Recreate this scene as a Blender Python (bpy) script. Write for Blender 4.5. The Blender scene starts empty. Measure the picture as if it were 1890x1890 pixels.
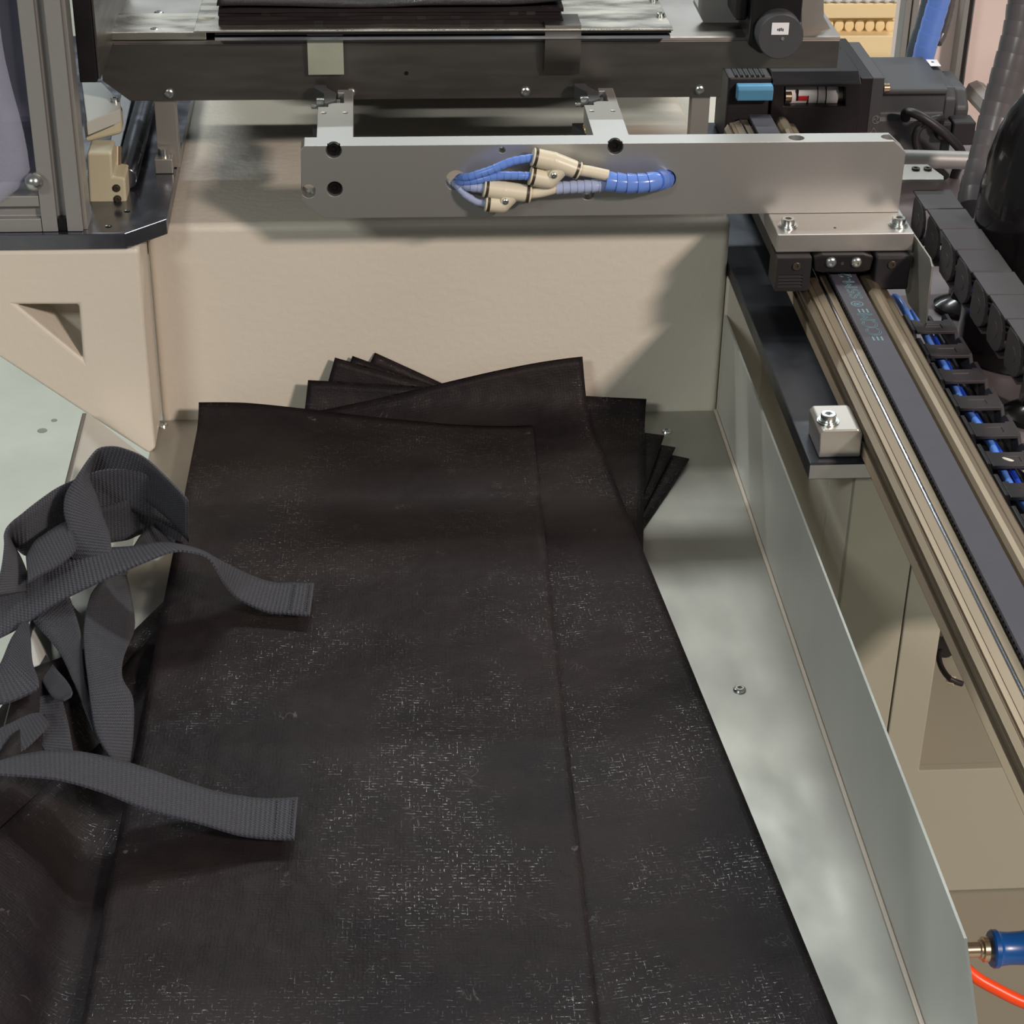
import bpy, bmesh, math, random
import numpy as np
from mathutils import Vector, Matrix, noise as mnoise

random.seed(7)
SC = bpy.context.scene
COL = SC.collection

# ------------------------------------------------------------------ camera
CAM_POS = Vector((0.0, 0.0, 1.5))
F_PX = 3635.529
CAM_R = Vector((0.9974864528804651, -0.06891338605745162, 0.016483978343964194))
CAM_D = Vector((-0.021121383386492543, -0.5112360963811524, -0.8591807382156572))
CAM_F = Vector((0.06763625864718156, 0.8566729825196179, -0.5114066264110722))
cam_data = bpy.data.cameras.new('camera')
cam_data.sensor_width = 36.0
cam_data.lens = F_PX / 1890.0 * 36.0
cam_data.clip_start = 0.02
cam_data.clip_end = 60.0
cam = bpy.data.objects.new('camera', cam_data)
cam.matrix_world = Matrix((
    (CAM_R.x, -CAM_D.x, -CAM_F.x, CAM_POS.x),
    (CAM_R.y, -CAM_D.y, -CAM_F.y, CAM_POS.y),
    (CAM_R.z, -CAM_D.z, -CAM_F.z, CAM_POS.z),
    (0, 0, 0, 1)))
COL.objects.link(cam)
SC.camera = cam

# ------------------------------------------------------------------ world, lamps, exposure
SC.view_settings.view_transform = 'Standard'
SC.view_settings.look = 'None'
SC.view_settings.gamma = 1.0
SC.view_settings.use_curve_mapping = False
SC.view_settings.exposure = 0.0
world = bpy.data.worlds.new('factory_ambient')
SC.world = world
world.use_nodes = True
wn = world.node_tree.nodes['Background']
wn.inputs[0].default_value = (0.80, 0.86, 0.84, 1)
wn.inputs[1].default_value = 0.13

def area_lamp(name, loc, target, sx, sy, power, col):
    d = bpy.data.lights.new(name, 'AREA')
    d.shape = 'RECTANGLE'
    d.size = sx
    d.size_y = sy
    d.energy = power
    d.color = col
    o = bpy.data.objects.new(name, d)
    o.location = loc
    dirv = Vector(target) - Vector(loc)
    o.rotation_euler = dirv.to_track_quat('-Z', 'Y').to_euler()
    COL.objects.link(o)
    return o

# rows of cool hall lamps on the ceiling, an added front fill lamp, and one warm lamp low in front on the right
area_lamp('hall_and_fill_lamp', (-1.9, 2.9, 3.6), (-1.9, 2.9, 0), 1.3, 0.12, 95, (0.97, 1.0, 0.95))
area_lamp('hall_and_fill_lamp', (0.4, 3.3, 3.6), (0.4, 3.3, 0), 1.3, 0.45, 38, (0.97, 1.0, 0.96))
area_lamp('hall_and_fill_lamp', (2.6, 3.1, 3.6), (2.6, 3.1, 0), 1.3, 0.12, 60, (0.97, 1.0, 0.96))
area_lamp('hall_and_fill_lamp', (-0.9, 6.2, 3.9), (-0.9, 6.2, 0), 1.3, 0.10, 36, (0.88, 0.96, 1.0))
area_lamp('hall_and_fill_lamp', (1.1, 6.2, 3.9), (1.1, 6.2, 0), 1.3, 0.10, 36, (0.88, 0.96, 1.0))
area_lamp('warm_hall_lamp', (2.8, -2.4, 3.65), (2.8, -2.4, 0), 0.6, 0.6, 400, (1.0, 0.84, 0.74))
area_lamp('hall_and_fill_lamp', (-2.4, -2.6, 3.7), (-2.4, -2.6, 0), 1.2, 0.8, 135, (0.98, 1.0, 0.95))  # added fill lamp that lifts the shaded front faces

# ------------------------------------------------------------------ pixel -> point on a real plane of the room
def ray(px, py):
    return CAM_R * ((px - 945) / F_PX) + CAM_D * ((py - 945) / F_PX) + CAM_F
def gz(px, py, z):
    d = ray(px, py); return CAM_POS + d * ((z - CAM_POS.z) / d.z)
def gy(px, py, y):
    d = ray(px, py); return CAM_POS + d * ((y - CAM_POS.y) / d.y)
def gx(px, py, x):
    d = ray(px, py); return CAM_POS + d * ((x - CAM_POS.x) / d.x)
def xz(px, py, y):
    p = gy(px, py, y); return (p.x, p.z)

# ------------------------------------------------------------------ materials
def s2l(c):
    return tuple(((v / 255) / 12.92 if v / 255 <= 0.04045 else ((v / 255 + 0.055) / 1.055) ** 2.4) for v in c)
MATS = {}
def mat(name, rgb, rough=0.5, metal=0.0, var=0.0, vscale=20.0, vstretch=(1, 1, 1), bump=0.0, bscale=200.0,
        bstretch=(1, 1, 1), rvar=0.0, coat=0.0, trans=0.0, ior=1.45, alpha=1.0, spec=0.5, aniso=0.0, sheen=0.0):
    m = bpy.data.materials.new(name)
    m.use_nodes = True
    nt = m.node_tree; N = nt.nodes; L = nt.links
    b = N['Principled BSDF']
    col = s2l(rgb)
    b.inputs['Base Color'].default_value = (*col, 1)
    b.inputs['Roughness'].default_value = rough
    b.inputs['Metallic'].default_value = metal
    b.inputs['Coat Weight'].default_value = coat
    b.inputs['Transmission Weight'].default_value = trans
    b.inputs['IOR'].default_value = ior
    b.inputs['Alpha'].default_value = alpha
    b.inputs['Specular IOR Level'].default_value = spec
    b.inputs['Anisotropic'].default_value = aniso
    b.inputs['Sheen Weight'].default_value = sheen
    tc = N.new('ShaderNodeTexCoord')
    def noise(scale, stretch, detail=4):
        mp = N.new('ShaderNodeMapping'); mp.inputs['Scale'].default_value = stretch
        L.new(tc.outputs['Object'], mp.inputs['Vector'])
        n = N.new('ShaderNodeTexNoise'); n.inputs['Scale'].default_value = scale; n.inputs['Detail'].default_value = detail
        L.new(mp.outputs[0], n.inputs['Vector'])
        return n
    if var > 0:
        n = noise(vscale, vstretch)
        r = N.new('ShaderNodeValToRGB')
        r.color_ramp.elements[0].position = 0.3; r.color_ramp.elements[1].position = 0.72
        r.color_ramp.elements[0].color = (*[c * (1 - var) for c in col], 1)
        r.color_ramp.elements[1].color = (*[min(1, c * (1 + var)) for c in col], 1)
        L.new(n.outputs['Fac'], r.inputs['Fac']); L.new(r.outputs['Color'], b.inputs['Base Color'])
    if rvar > 0:
        n = noise(vscale * 1.7, vstretch)
        mr = N.new('ShaderNodeMapRange')
        mr.inputs['From Min'].default_value = 0.3; mr.inputs['From Max'].default_value = 0.7
        mr.inputs['To Min'].default_value = max(0.02, rough - rvar); mr.inputs['To Max'].default_value = rough + rvar
        L.new(n.outputs['Fac'], mr.inputs['Value']); L.new(mr.outputs[0], b.inputs['Roughness'])
    if bump > 0:
        n = noise(bscale, bstretch, 3)
        bp = N.new('ShaderNodeBump'); bp.inputs['Strength'].default_value = 1.0; bp.inputs['Distance'].default_value = bump
        L.new(n.outputs['Fac'], bp.inputs['Height']); L.new(bp.outputs[0], b.inputs['Normal'])
    MATS[name] = m
    return m

mat('cream_paint', (204, 197, 184), 0.42, var=0.03, vscale=6, bump=0.00035, bscale=170)
mat('cream_shaded', (160, 157, 142), 0.45, var=0.03, vscale=5)  # cream darkened in its colour to stand for shade on the cabinet front
mat('tray_steel', (176, 176, 170), 0.5, 0.85, var=0.13, vscale=17, vstretch=(1, 0.55, 1), rvar=0.08, bump=0.000012, bscale=70, bstretch=(1, 14, 1))
mat('tray_wall_steel', (206, 208, 203), 0.55, 0.45, var=0.07, vscale=12, vstretch=(1, 1, 0.5), rvar=0.08)
mat('bead', (206, 194, 182), 0.45, 0.2)
mat('plinth_shaded', (140, 134, 120), 0.5, var=0.04, vscale=4)  # shade on the plinth is put into this darker grey
mat('arm_aluminium', (186, 185, 182), 0.42, 0.85, var=0.02, vscale=900, bump=0.00002, bscale=1500)
mat('bare_aluminium', (186, 182, 176), 0.38, 0.8, var=0.05, vscale=30, bump=0.00002, bscale=900)
mat('post_aluminium', (150, 149, 148), 0.5, 0.5, var=0.02, vscale=300)
mat('beam_steel', (122, 118, 114), 0.36, 0.95, var=0.05, vscale=14, vstretch=(1, 1, 6), rvar=0.05)
mat('plate_steel', (120, 122, 132), 0.22, 0.95, var=0.2, vscale=16, rvar=0.12)
mat('table_steel', (200, 196, 186), 0.3, 0.95, var=0.12, vscale=16, vstretch=(1, 3, 1), rvar=0.1)
mat('dark_plate', (52, 55, 62), 0.38, 0.7, var=0.12, vscale=20, rvar=0.08)
mat('edge_steel', (150, 150, 152), 0.3, 0.9, var=0.1, vscale=30)
mat('champagne_aluminium', (136, 122, 104), 0.42, 0.75, var=0.04, vscale=40, vstretch=(1, 0.1, 1))
mat('bright_steel', (215, 218, 228), 0.12, 1.0)
mat('zinc_bolt', (198, 202, 200), 0.25, 0.95, var=0.08, vscale=200)
mat('black_bolt', (34, 32, 32), 0.35, 0.6)
mat('black_plastic', (34, 32, 35), 0.5, 0.0, var=0.08, vscale=40, bump=0.00004, bscale=900)
mat('chain_plastic', (58, 54, 57), 0.48, 0.0, var=0.1, vscale=30, bump=0.00004, bscale=700)
mat('motor_grey', (72, 73, 76), 0.5, 0.2, var=0.04, vscale=30)
mat('black_metal', (40, 38, 40), 0.35, 0.5, var=0.15, vscale=40, vstretch=(1, 6, 1))
mat('black_gloss', (20, 18, 19), 0.22, 0.0, var=0.3, vscale=14, coat=0.4)
mat('belt_rubber', (64, 62, 72), 0.55, 0.0, var=0.05, vscale=60, bump=0.00003, bscale=900)
mat('belt_teeth', (26, 25, 28), 0.6)
mat('print_teal', (104, 140, 150), 0.6)
mat('print_grey', (150, 148, 146), 0.6)
mat('fitting_plastic', (214, 206, 184), 0.38, spec=0.6, var=0.02, vscale=60)
mat('collar_dark', (74, 68, 58), 0.35, 0.4)
mat('connector_cream', (192, 186, 158), 0.4, var=0.02, vscale=30)
mat('slab_grey', (205, 208, 200), 0.4, 0.3)
mat('clip_steel', (172, 178, 162), 0.4, 0.35, var=0.06, vscale=60)
mat('mauve_steel', (128, 119, 122), 0.38, 0.55, var=0.14, vscale=16, rvar=0.08)
mat('tube_blue', (96, 146, 240), 0.22, spec=0.7)
mat('tube_deep_blue', (36, 74, 190), 0.25, spec=0.7)
mat('wrap_clear', (206, 218, 246), 0.15, trans=0.45, ior=1.2, spec=0.6)
mat('wrap_blue', (124, 164, 246), 0.2, trans=0.3, ior=1.3, spec=0.7)
mat('wrap_dark', (70, 82, 92), 0.3)
mat('wrap_grey', (92, 88, 90), 0.28, spec=0.6, var=0.12, vscale=30)
mat('white_wire', (232, 228, 220), 0.4)
mat('orange_hose', (255, 78, 26), 0.35)
mat('valve_blue', (14, 78, 150), 0.3, spec=0.6)
mat('nickel', (196, 176, 150), 0.25, 0.9)
mat('brass', (190, 160, 110), 0.3, 0.9)
mat('label_white', (232, 232, 236), 0.5)
mat('label_ink', (60, 60, 64), 0.6)
mat('coupling_white', (226, 226, 228), 0.3)
mat('coupling_red', (196, 30, 40), 0.4)
mat('stopper_blue', (84, 146, 184), 0.45)
mat('cable_black', (36, 34, 36), 0.45)
mat('cabinet_beige', (238, 216, 170), 0.5, var=0.03, vscale=3)
mat('panel_pink', (228, 208, 204), 0.25, var=0.04, vscale=3)
mat('concrete', (158, 160, 151), 0.6, var=0.14, vscale=5, bump=0.0004, bscale=60, rvar=0.1)
mat('spot_dark', (112, 114, 102), 0.7)
mat('thread_light', (198, 180, 164), 0.7)
mat('acrylic', (214, 216, 232), 0.08, trans=0.92, ior=1.05, spec=0.5, alpha=0.55)
mat('film', (190, 192, 216), 0.12, alpha=0.30, spec=0.8)
mat('guard_panel', (118, 116, 130), 0.35, 0.2, var=0.2, vscale=9)

def nodes_bag():
    m = bpy.data.materials.new('woven_bag_fabric'); m.use_nodes = True
    nt = m.node_tree; N = nt.nodes; L = nt.links; b = N['Principled BSDF']
    uv = N.new('ShaderNodeUVMap'); uv.uv_map = 'UVMap'
    sp = N.new('ShaderNodeSeparateXYZ'); L.new(uv.outputs[0], sp.inputs[0])
    def M(op, a, bb=None):
        n = N.new('ShaderNodeMath'); n.operation = op
        for i, v in enumerate((a, bb)):
            if v is None: continue
            if isinstance(v, (int, float)): n.inputs[i].default_value = v
            else: L.new(v, n.inputs[i])
        return n.outputs[0]
    def streak(sx, sy, detail=2, dist=0.0):
        mp = N.new('ShaderNodeMapping'); mp.inputs['Scale'].default_value = (sx, sy, 1)
        L.new(uv.outputs[0], mp.inputs[0])
        n = N.new('ShaderNodeTexNoise'); n.inputs['Scale'].default_value = 1.0; n.inputs['Detail'].default_value = detail
        n.inputs['Roughness'].default_value = 0.6; n.inputs['Distortion'].default_value = dist
        L.new(mp.outputs[0], n.inputs['Vector']); return n.outputs['Fac']
    def rng(v, a, b_, c=0.0, d=1.0):
        n = N.new('ShaderNodeMapRange'); n.interpolation_type = 'SMOOTHSTEP'
        n.inputs['From Min'].default_value = a; n.inputs['From Max'].default_value = b_
        n.inputs['To Min'].default_value = c; n.inputs['To Max'].default_value = d
        L.new(v, n.inputs['Value']); return n.outputs[0]
    # flat tapes woven at 2.4 mm: thin glossy runs along both thread directions over a duller coat
    k = 2 * math.pi / 0.0024
    wob = M('MULTIPLY', M('SUBTRACT', streak(30, 30), 0.5), 5.0)
    cu_ = M('COSINE', M('ADD', M('MULTIPLY', sp.outputs['X'], k), wob)); cv_ = M('COSINE', M('ADD', M('MULTIPLY', sp.outputs['Y'], k), wob))
    h1 = streak(230, 800); h2 = streak(800, 260); h3 = streak(15, 13, 3); h4 = streak(900, 900, 1)
    runs_v = M('MULTIPLY', rng(cv_, 0.55, 0.95), rng(h1, 0.53, 0.62))
    runs_u = M('MULTIPLY', rng(cu_, 0.60, 0.95), rng(h2, 0.55, 0.64))
    glossy = M('MULTIPLY', M('MAXIMUM', runs_v, M('MULTIPLY', runs_u, 0.9)), rng(streak(11, 9, 3), 0.42, 0.62, 0.12, 1.0))
    hs = M('ADD', M('MULTIPLY', h1, 1.0), M('MULTIPLY', h2, 0.9))
    hs = M('ADD', hs, M('MULTIPLY', M('ADD', cu_, cv_), 0.05))
    hs = M('ADD', hs, M('MULTIPLY', h4, 0.25))
    bp = N.new('ShaderNodeBump'); bp.inputs['Strength'].default_value = 1.0; bp.inputs['Distance'].default_value = 0.00030
    L.new(hs, bp.inputs['Height'])
    bp2 = N.new('ShaderNodeBump'); bp2.inputs['Strength'].default_value = 1.0; bp2.inputs['Distance'].default_value = 0.0060
    L.new(h3, bp2.inputs['Height']); L.new(bp2.outputs[0], bp.inputs['Normal'])
    L.new(bp.outputs[0], b.inputs['Normal'])
    # curly lint and scuff marks
    ln = streak(55, 55, 2, 1.6)
    thin = rng(M('ABSOLUTE', M('SUBTRACT', ln, 0.5)), 0.004, 0.016, 1.0, 0.0)
    gate = rng(streak(34, 34, 3), 0.60, 0.68)
    lint = M('MULTIPLY', thin, gate)
    big = streak(9, 14, 4)
    cr = N.new('ShaderNodeValToRGB')
    cr.color_ramp.elements[0].color = (0.0112, 0.0084, 0.0102, 1); cr.color_ramp.elements[1].color = (0.0230, 0.0176, 0.0182, 1)
    cr.color_ramp.elements[0].position = 0.35; cr.color_ramp.elements[1].position = 0.7
    L.new(big, cr.inputs['Fac'])
    mx = N.new('ShaderNodeMixRGB'); mx.inputs['Color2'].default_value = (0.11, 0.10, 0.095, 1)
    L.new(M('MULTIPLY', lint, 0.65), mx.inputs['Fac'])
    L.new(cr.outputs['Color'], mx.inputs['Color1'])
    L.new(mx.outputs[0], b.inputs['Base Color'])
    L.new(rng(glossy, 0, 1, 0.50, 0.14), b.inputs['Roughness'])
    L.new(rng(glossy, 0, 1, 0.12, 1.0), b.inputs['Specular IOR Level'])
    MATS['bag'] = m
nodes_bag()

def nodes_webbing(name, c0, c1):
    m = bpy.data.materials.new(name); m.use_nodes = True
    nt = m.node_tree; N = nt.nodes; L = nt.links; b = N['Principled BSDF']
    uv = N.new('ShaderNodeUVMap'); uv.uv_map = 'UVMap'
    sp = N.new('ShaderNodeSeparateXYZ'); L.new(uv.outputs[0], sp.inputs[0])
    def M(op, a, bb=None):
        n = N.new('ShaderNodeMath'); n.operation = op
        for i, v in enumerate((a, bb)):
            if v is None: continue
            if isinstance(v, (int, float)): n.inputs[i].default_value = v
            else: L.new(v, n.inputs[i])
        return n.outputs[0]
    # u across the tape, v along it (metres): transverse ribs, each rib a row of small knots
    ku = 2 * math.pi / 0.0022; kv = 2 * math.pi / 0.0027
    zig = M('MULTIPLY', M('SINE', M('MULTIPLY', sp.outputs['X'], ku)), 0.9)
    rib = M('SINE', M('ADD', M('MULTIPLY', sp.outputs['Y'], kv), zig))
    knot = M('SINE', M('MULTIPLY', sp.outputs['X'], ku * 2))
    h = M('ADD', M('MULTIPLY', rib, 0.7), M('MULTIPLY', M('MULTIPLY', rib, knot), 0.5))
    n = N.new('ShaderNodeTexNoise'); n.inputs['Scale'].default_value = 900; L.new(uv.outputs[0], n.inputs['Vector'])
    h = M('ADD', h, M('MULTIPLY', n.outputs['Fac'], 0.9))
    bp = N.new('ShaderNodeBump'); bp.inputs['Strength'].default_value = 1.0; bp.inputs['Distance'].default_value = 0.0006
    L.new(h, bp.inputs['Height']); L.new(bp.outputs[0], b.inputs['Normal'])
    cr = N.new('ShaderNodeValToRGB')
    cr.color_ramp.elements[0].color = (*c0, 1); cr.color_ramp.elements[1].color = (*c1, 1)
    cr.color_ramp.elements[0].position = 0.1; cr.color_ramp.elements[1].position = 0.95
    L.new(M('ADD', M('MULTIPLY', h, 0.3), 0.35), cr.inputs['Fac']); L.new(cr.outputs[0], b.inputs['Base Color'])
    b.inputs['Roughness'].default_value = 0.62
    b.inputs['Sheen Weight'].default_value = 0.08
    MATS[name] = m
nodes_webbing('webbing', (0.0036, 0.0042, 0.0080), (0.062, 0.066, 0.096))

# ------------------------------------------------------------------ mesh builder
class MB:
    def __init__(s):
        s.bm = bmesh.new(); s.uv = None
    def _hull_faces(s, bot, top):
        bm = s.bm; n = len(bot)
        vb = [bm.verts.new(p) for p in bot]; vt = [bm.verts.new(p) for p in top]
        try: bm.faces.new(list(reversed(vb)))
        except ValueError: pass
        bm.faces.new(vt)
        for i in range(n):
            j = (i + 1) % n
            bm.faces.new((vb[i], vb[j], vt[j], vt[i]))
        return s
    def box(s, x0, x1, y0, y1, z0, z1):
        b = [(x0, y0, z0), (x1, y0, z0), (x1, y1, z0), (x0, y1, z0)]
        return s._hull_faces(b, [(p[0], p[1], z1) for p in b])
    def prism(s, pts, vec):
        pts = [Vector(p) for p in pts]; v = Vector(vec)
        nrm = Vector((0, 0, 0))
        for i in range(len(pts)):
            a, b = pts[i], pts[(i + 1) % len(pts)]
            nrm += a.cross(b)
        if nrm.dot(v) < 0: pts = pts[::-1]
        return s._hull_faces(pts, [p + v for p in pts])
    def prism_y(s, pts, y0, y1):          # outline (x, z)
        return s.prism([(x, y0, z) for x, z in pts], (0, y1 - y0, 0))
    def prism_x(s, pts, x0, x1):          # outline (y, z)
        return s.prism([(x0, y, z) for y, z in pts], (x1 - x0, 0, 0))
    def prism_z(s, pts, z0, z1):
        return s.prism([(x, y, z0) for x, y in pts], (0, 0, z1 - z0))
    def frame(s, ax):
        ax = Vector(ax).normalized()
        up = Vector((0, 0, 1)) if abs(ax.z) < 0.9 else Vector((1, 0, 0))
        u = ax.cross(up).normalized(); w = ax.cross(u)
        return ax, u, w
    def lathe(s, o, axis, prof, n=24, caps=True):     # prof: (radius, distance along the axis)
        o = Vector(o); ax, u, w = s.frame(axis); rings = []
        for r, h in prof:
            rings.append([s.bm.verts.new(o + ax * h + (u * math.cos(2 * math.pi * i / n) + w * math.sin(2 * math.pi * i / n)) * r) for i in range(n)])
        for a, b in zip(rings, rings[1:]):
            for i in range(n):
                j = (i + 1) % n
                s.bm.faces.new((a[i], b[i], b[j], a[j]))
        if caps:
            s.bm.faces.new(rings[0]); s.bm.faces.new(list(reversed(rings[-1])))
        return s
    def cyl(s, p0, p1, r, r1=None, n=20):
        p0 = Vector(p0); p1 = Vector(p1); d = p1 - p0
        return s.lathe(p0, d, [(r, 0), (r if r1 is None else r1, d.length)], n)
    def tube(s, pts, r, n=12, closed=False):
        pts = [Vector(p) for p in pts]; k = len(pts)
        rr = r if isinstance(r, (list, tuple)) else [r] * k
        prev = None; rings = []
        for i in range(k):
            t = (pts[min(i + 1, k - 1)] - pts[max(i - 1, 0)]).normalized()
            if prev is None:
                up = Vector((0, 0, 1)) if abs(t.z) < 0.9 else Vector((1, 0, 0))
                u = t.cross(up).normalized()
            else:
                u = (prev - t * prev.dot(t)).normalized()
            prev = u; w = t.cross(u)
            rings.append([s.bm.verts.new(pts[i] + (u * math.cos(2 * math.pi * q / n) + w * math.sin(2 * math.pi * q / n)) * rr[i]) for q in range(n)])
        for a, b in zip(rings, rings[1:]):
            for i in range(n):
                j = (i + 1) % n
                s.bm.faces.new((a[i], b[i], b[j], a[j]))
        s.bm.faces.new(rings[0]); s.bm.faces.new(list(reversed(rings[-1])))
        return s
    def sphere(s, c, r, seg=16, sc=(1, 1, 1)):
        m = Matrix.Translation(c) @ Matrix.Diagonal((r * sc[0], r * sc[1], r * sc[2], 1))
        bmesh.ops.create_uvsphere(s.bm, u_segments=seg, v_segments=seg // 2, radius=1.0, matrix=m)
        return s
    def build(s, name, m, parent=None, smooth=False, bevel=0.0, seg=2, cuts=None, origin=None):
        bmesh.ops.recalc_face_normals(s.bm, faces=s.bm.faces[:])
        me = bpy.data.meshes.new(name)
        if parent is not None:
            off = root_of(parent)
        elif origin is not None:
            off = Vector(origin)
        else:
            vs = [v.co for v in s.bm.verts]
            mn = Vector([min(v[i] for v in vs) for i in range(3)]); mx = Vector([max(v[i] for v in vs) for i in range(3)])
            off = Vector(((mn.x + mx.x) / 2, (mn.y + mx.y) / 2, mn.z))
        s.bm.transform(Matrix.Translation(-off))
        s.bm.to_mesh(me); s.bm.free()
        me.materials.append(MATS[m])
        o = bpy.data.objects.new(name, me)
        if parent is None: o.location = off
        else: o.parent = parent
        COL.objects.link(o)
        if cuts: carve(o, cuts, off)
        if smooth:
            me = o.data
            for p in me.polygons: p.use_smooth = True
            try: me.set_sharp_from_angle(angle=math.radians(38))
            except Exception: pass
        if bevel > 0:
            b = o.modifiers.new('bevel', 'BEVEL'); b.width = bevel; b.segments = seg; b.limit_method = 'ANGLE'
            b.angle_limit = math.radians(35); b.harden_normals = False
        return o

def root_of(o):
    while o.parent is not None: o = o.parent
    return Vector(o.location)

def carve(o, cutter, off):
    bmesh.ops.recalc_face_normals(cutter.bm, faces=cutter.bm.faces[:])
    cutter.bm.transform(Matrix.Translation(-off))
    cm = bpy.data.meshes.new('cut_shape'); cutter.bm.to_mesh(cm); cutter.bm.free()
    co = bpy.data.objects.new('cut_shape', cm); COL.objects.link(co)
    co.matrix_world = Matrix.Translation(off) if o.parent is None else Matrix.Translation(off)
    md = o.modifiers.new('cut', 'BOOLEAN'); md.operation = 'DIFFERENCE'; md.object = co; md.solver = 'EXACT'
    bpy.context.view_layer.update()
    dg = bpy.context.evaluated_depsgraph_get()
    new = bpy.data.meshes.new_from_object(o.evaluated_get(dg))
    o.modifiers.remove(md); old = o.data; new.name = o.name; o.data = new
    bpy.data.objects.remove(co); bpy.data.meshes.remove(cm); bpy.data.meshes.remove(old)

def tag(o, label=None, cat=None, group=None, kind=None):
    if label: o['label'] = label
    if cat: o['category'] = cat
    if group: o['group'] = group
    if kind: o['kind'] = kind
    return o
def thing(name, label, cat, loc, group=None):
    o = bpy.data.objects.new(name, None); o.location = loc; o.empty_display_size = 0.02
    COL.objects.link(o); return tag(o, label, cat, group)

# shared socket-head bolt: unit radius head along +Z, hex recess
def bolt_mesh(name, h=1.0, flange=0.0, m='zinc_bolt', dome=False, hexr=0.52):
    bm = bmesh.new(); n = 24
    def ring(r, z, hexa=False):
        out = []
        for i in range(n):
            a = 2 * math.pi * i / n
            rr = r
            if hexa:
                am = (a % (math.pi / 3)) - math.pi / 6
                rr = r * math.cos(math.pi / 6) / math.cos(am)
            out.append(bm.verts.new((rr * math.cos(a), rr * math.sin(a), z)))
        return out
    rs = []
    if flange > 0: rs += [ring(1.0 + flange, 0), ring(1.0 + flange, 0.22), ring(1.0, 0.22)]
    else: rs += [ring(1.0, 0)]
    if dome: rs += [ring(1.0, h * 0.3), ring(0.86, h * 0.75), ring(0.62, h)]
    else: rs += [ring(1.0, h * 0.9), ring(0.9, h)]
    rs += [ring(hexr, h, True), ring(hexr, h * 0.45, True)]
    for a, b in zip(rs, rs[1:]):
        for i in range(n):
            bm.faces.new((a[i], a[(i + 1) % n], b[(i + 1) % n], b[i]))
    bm.faces.new(list(reversed(rs[0]))); bm.faces.new(rs[-1])
    bmesh.ops.recalc_face_normals(bm, faces=bm.faces[:])
    me = bpy.data.meshes.new(name); bm.to_mesh(me); bm.free()
    me.materials.append(MATS[m]); return me
BOLT = {
    'zinc': bolt_mesh('bolt', 1.0, 0.28, 'zinc_bolt'),
    'black': bolt_mesh('bolt', 0.55, 0, 'black_bolt'),
    'button': bolt_mesh('bolt', 0.55, 0, 'zinc_bolt', True, 0.42),
    'dark': bolt_mesh('bolt', 0.5, 0, 'collar_dark', False, 0.45),
}
def bolt(kind, pos, axis, r, parent, name='bolt'):
    o = bpy.data.objects.new(name, BOLT[kind])
    q = Vector(axis).to_track_quat('Z', 'Y')
    o.parent = parent
    o.location = Vector(pos) - root_of(parent)
    o.rotation_mode = 'QUATERNION'; o.rotation_quaternion = q
    o.scale = (r, r, r)
    COL.objects.link(o); return o

def smooth_path(P, n):                      # Catmull-Rom through P, n samples by chord length
    P = [np.array(p, float) for p in P]
    P = [2 * P[0] - P[1]] + P + [2 * P[-1] - P[-2]]
    dense = []
    for i in range(1, len(P) - 2):
        a, b, c, d = P[i - 1], P[i], P[i + 1], P[i + 2]
        for t in np.linspace(0, 1, 16, endpoint=False):
            dense.append(0.5 * (2 * b + (c - a) * t + (2 * a - 5 * b + 4 * c - d) * t * t + (3 * b - a - 3 * c + d) * t ** 3))
    dense.append(P[-2]); dense = np.array(dense)
    s = np.concatenate([[0], np.cumsum(np.linalg.norm(np.diff(dense, axis=0), axis=1))])
    tt = np.linspace(0, s[-1], n)
    return [Vector([np.interp(t, s, dense[:, k]) for k in range(3)]) for t in tt]

# ------------------------------------------------------------------ setting
T = 0.75            # tray floor height
YW = 1.412          # front face of the machine bed behind the tray
tag(MB().box(-3.5, 4.0, -1.0, 7.0, -0.04, 0.0).build('floor', 'concrete'), kind='structure')
_f = bpy.data.objects['floor']
stain = MB()
for px, py, r in ((78, 795, .008), (100, 776, .005)):
    p = gz(px, py, 0.0); stain.lathe((p.x, p.y, 0.0004), (0, 0, 1), [(r, 0), (r * .9, .0004)], 9)
stain.build('stain', 'spot_dark', _f)

# ------------------------------------------------------------------ machine bed (cream welded frame)
bed = thing('machine_bed', 'cream painted steel machine bed behind the tray with a wide flat ledge', 'machine', (0.06, 1.6, 0))
MB().box(-0.172, 0.2780, YW, 1.86, 0.0, 0.917).build('bed_block', 'cream_paint', bed, True, 0.006, 4)
MB().box(0.2783, 0.3400, YW + .001, 1.86, 0.0, 0.8665).build('end_block', 'cream_paint', bed, True, 0.002, 2)
MB().box(-0.75, -0.173, 1.42, 1.86, 0.885, 0.9195).build('side_block', 'cream_paint', bed, True, 0.004, 3)
gp = [(-0.172, 0.9195), (-0.172, 0.7505), (-0.178, 0.7475)] + [xz(140, 749, 1.36), xz(0, 660, 1.36), (-0.60, 1.07)]
gp = [(-0.1725, 0.9195), (-0.1725, 0.752), (-0.178, 0.7478), xz(140, 752, 1.36), xz(0, 660, 1.36), (-0.52, 0.9195)]
hole = MB().prism_y([xz(30, 563, 1.36), xz(145, 563, 1.36), xz(153, 664, 1.36)], 1.33, 1.40)
MB().prism_y(gp, 1.36, 1.4195).build('gusset', 'cream_paint', bed, False, 0.0025, 3, cuts=hole)
MB().box(0.342, 0.72, 1.104, 1.80, 0.82, 0.8295).build('frame_top', 'cream_paint', bed)
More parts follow.
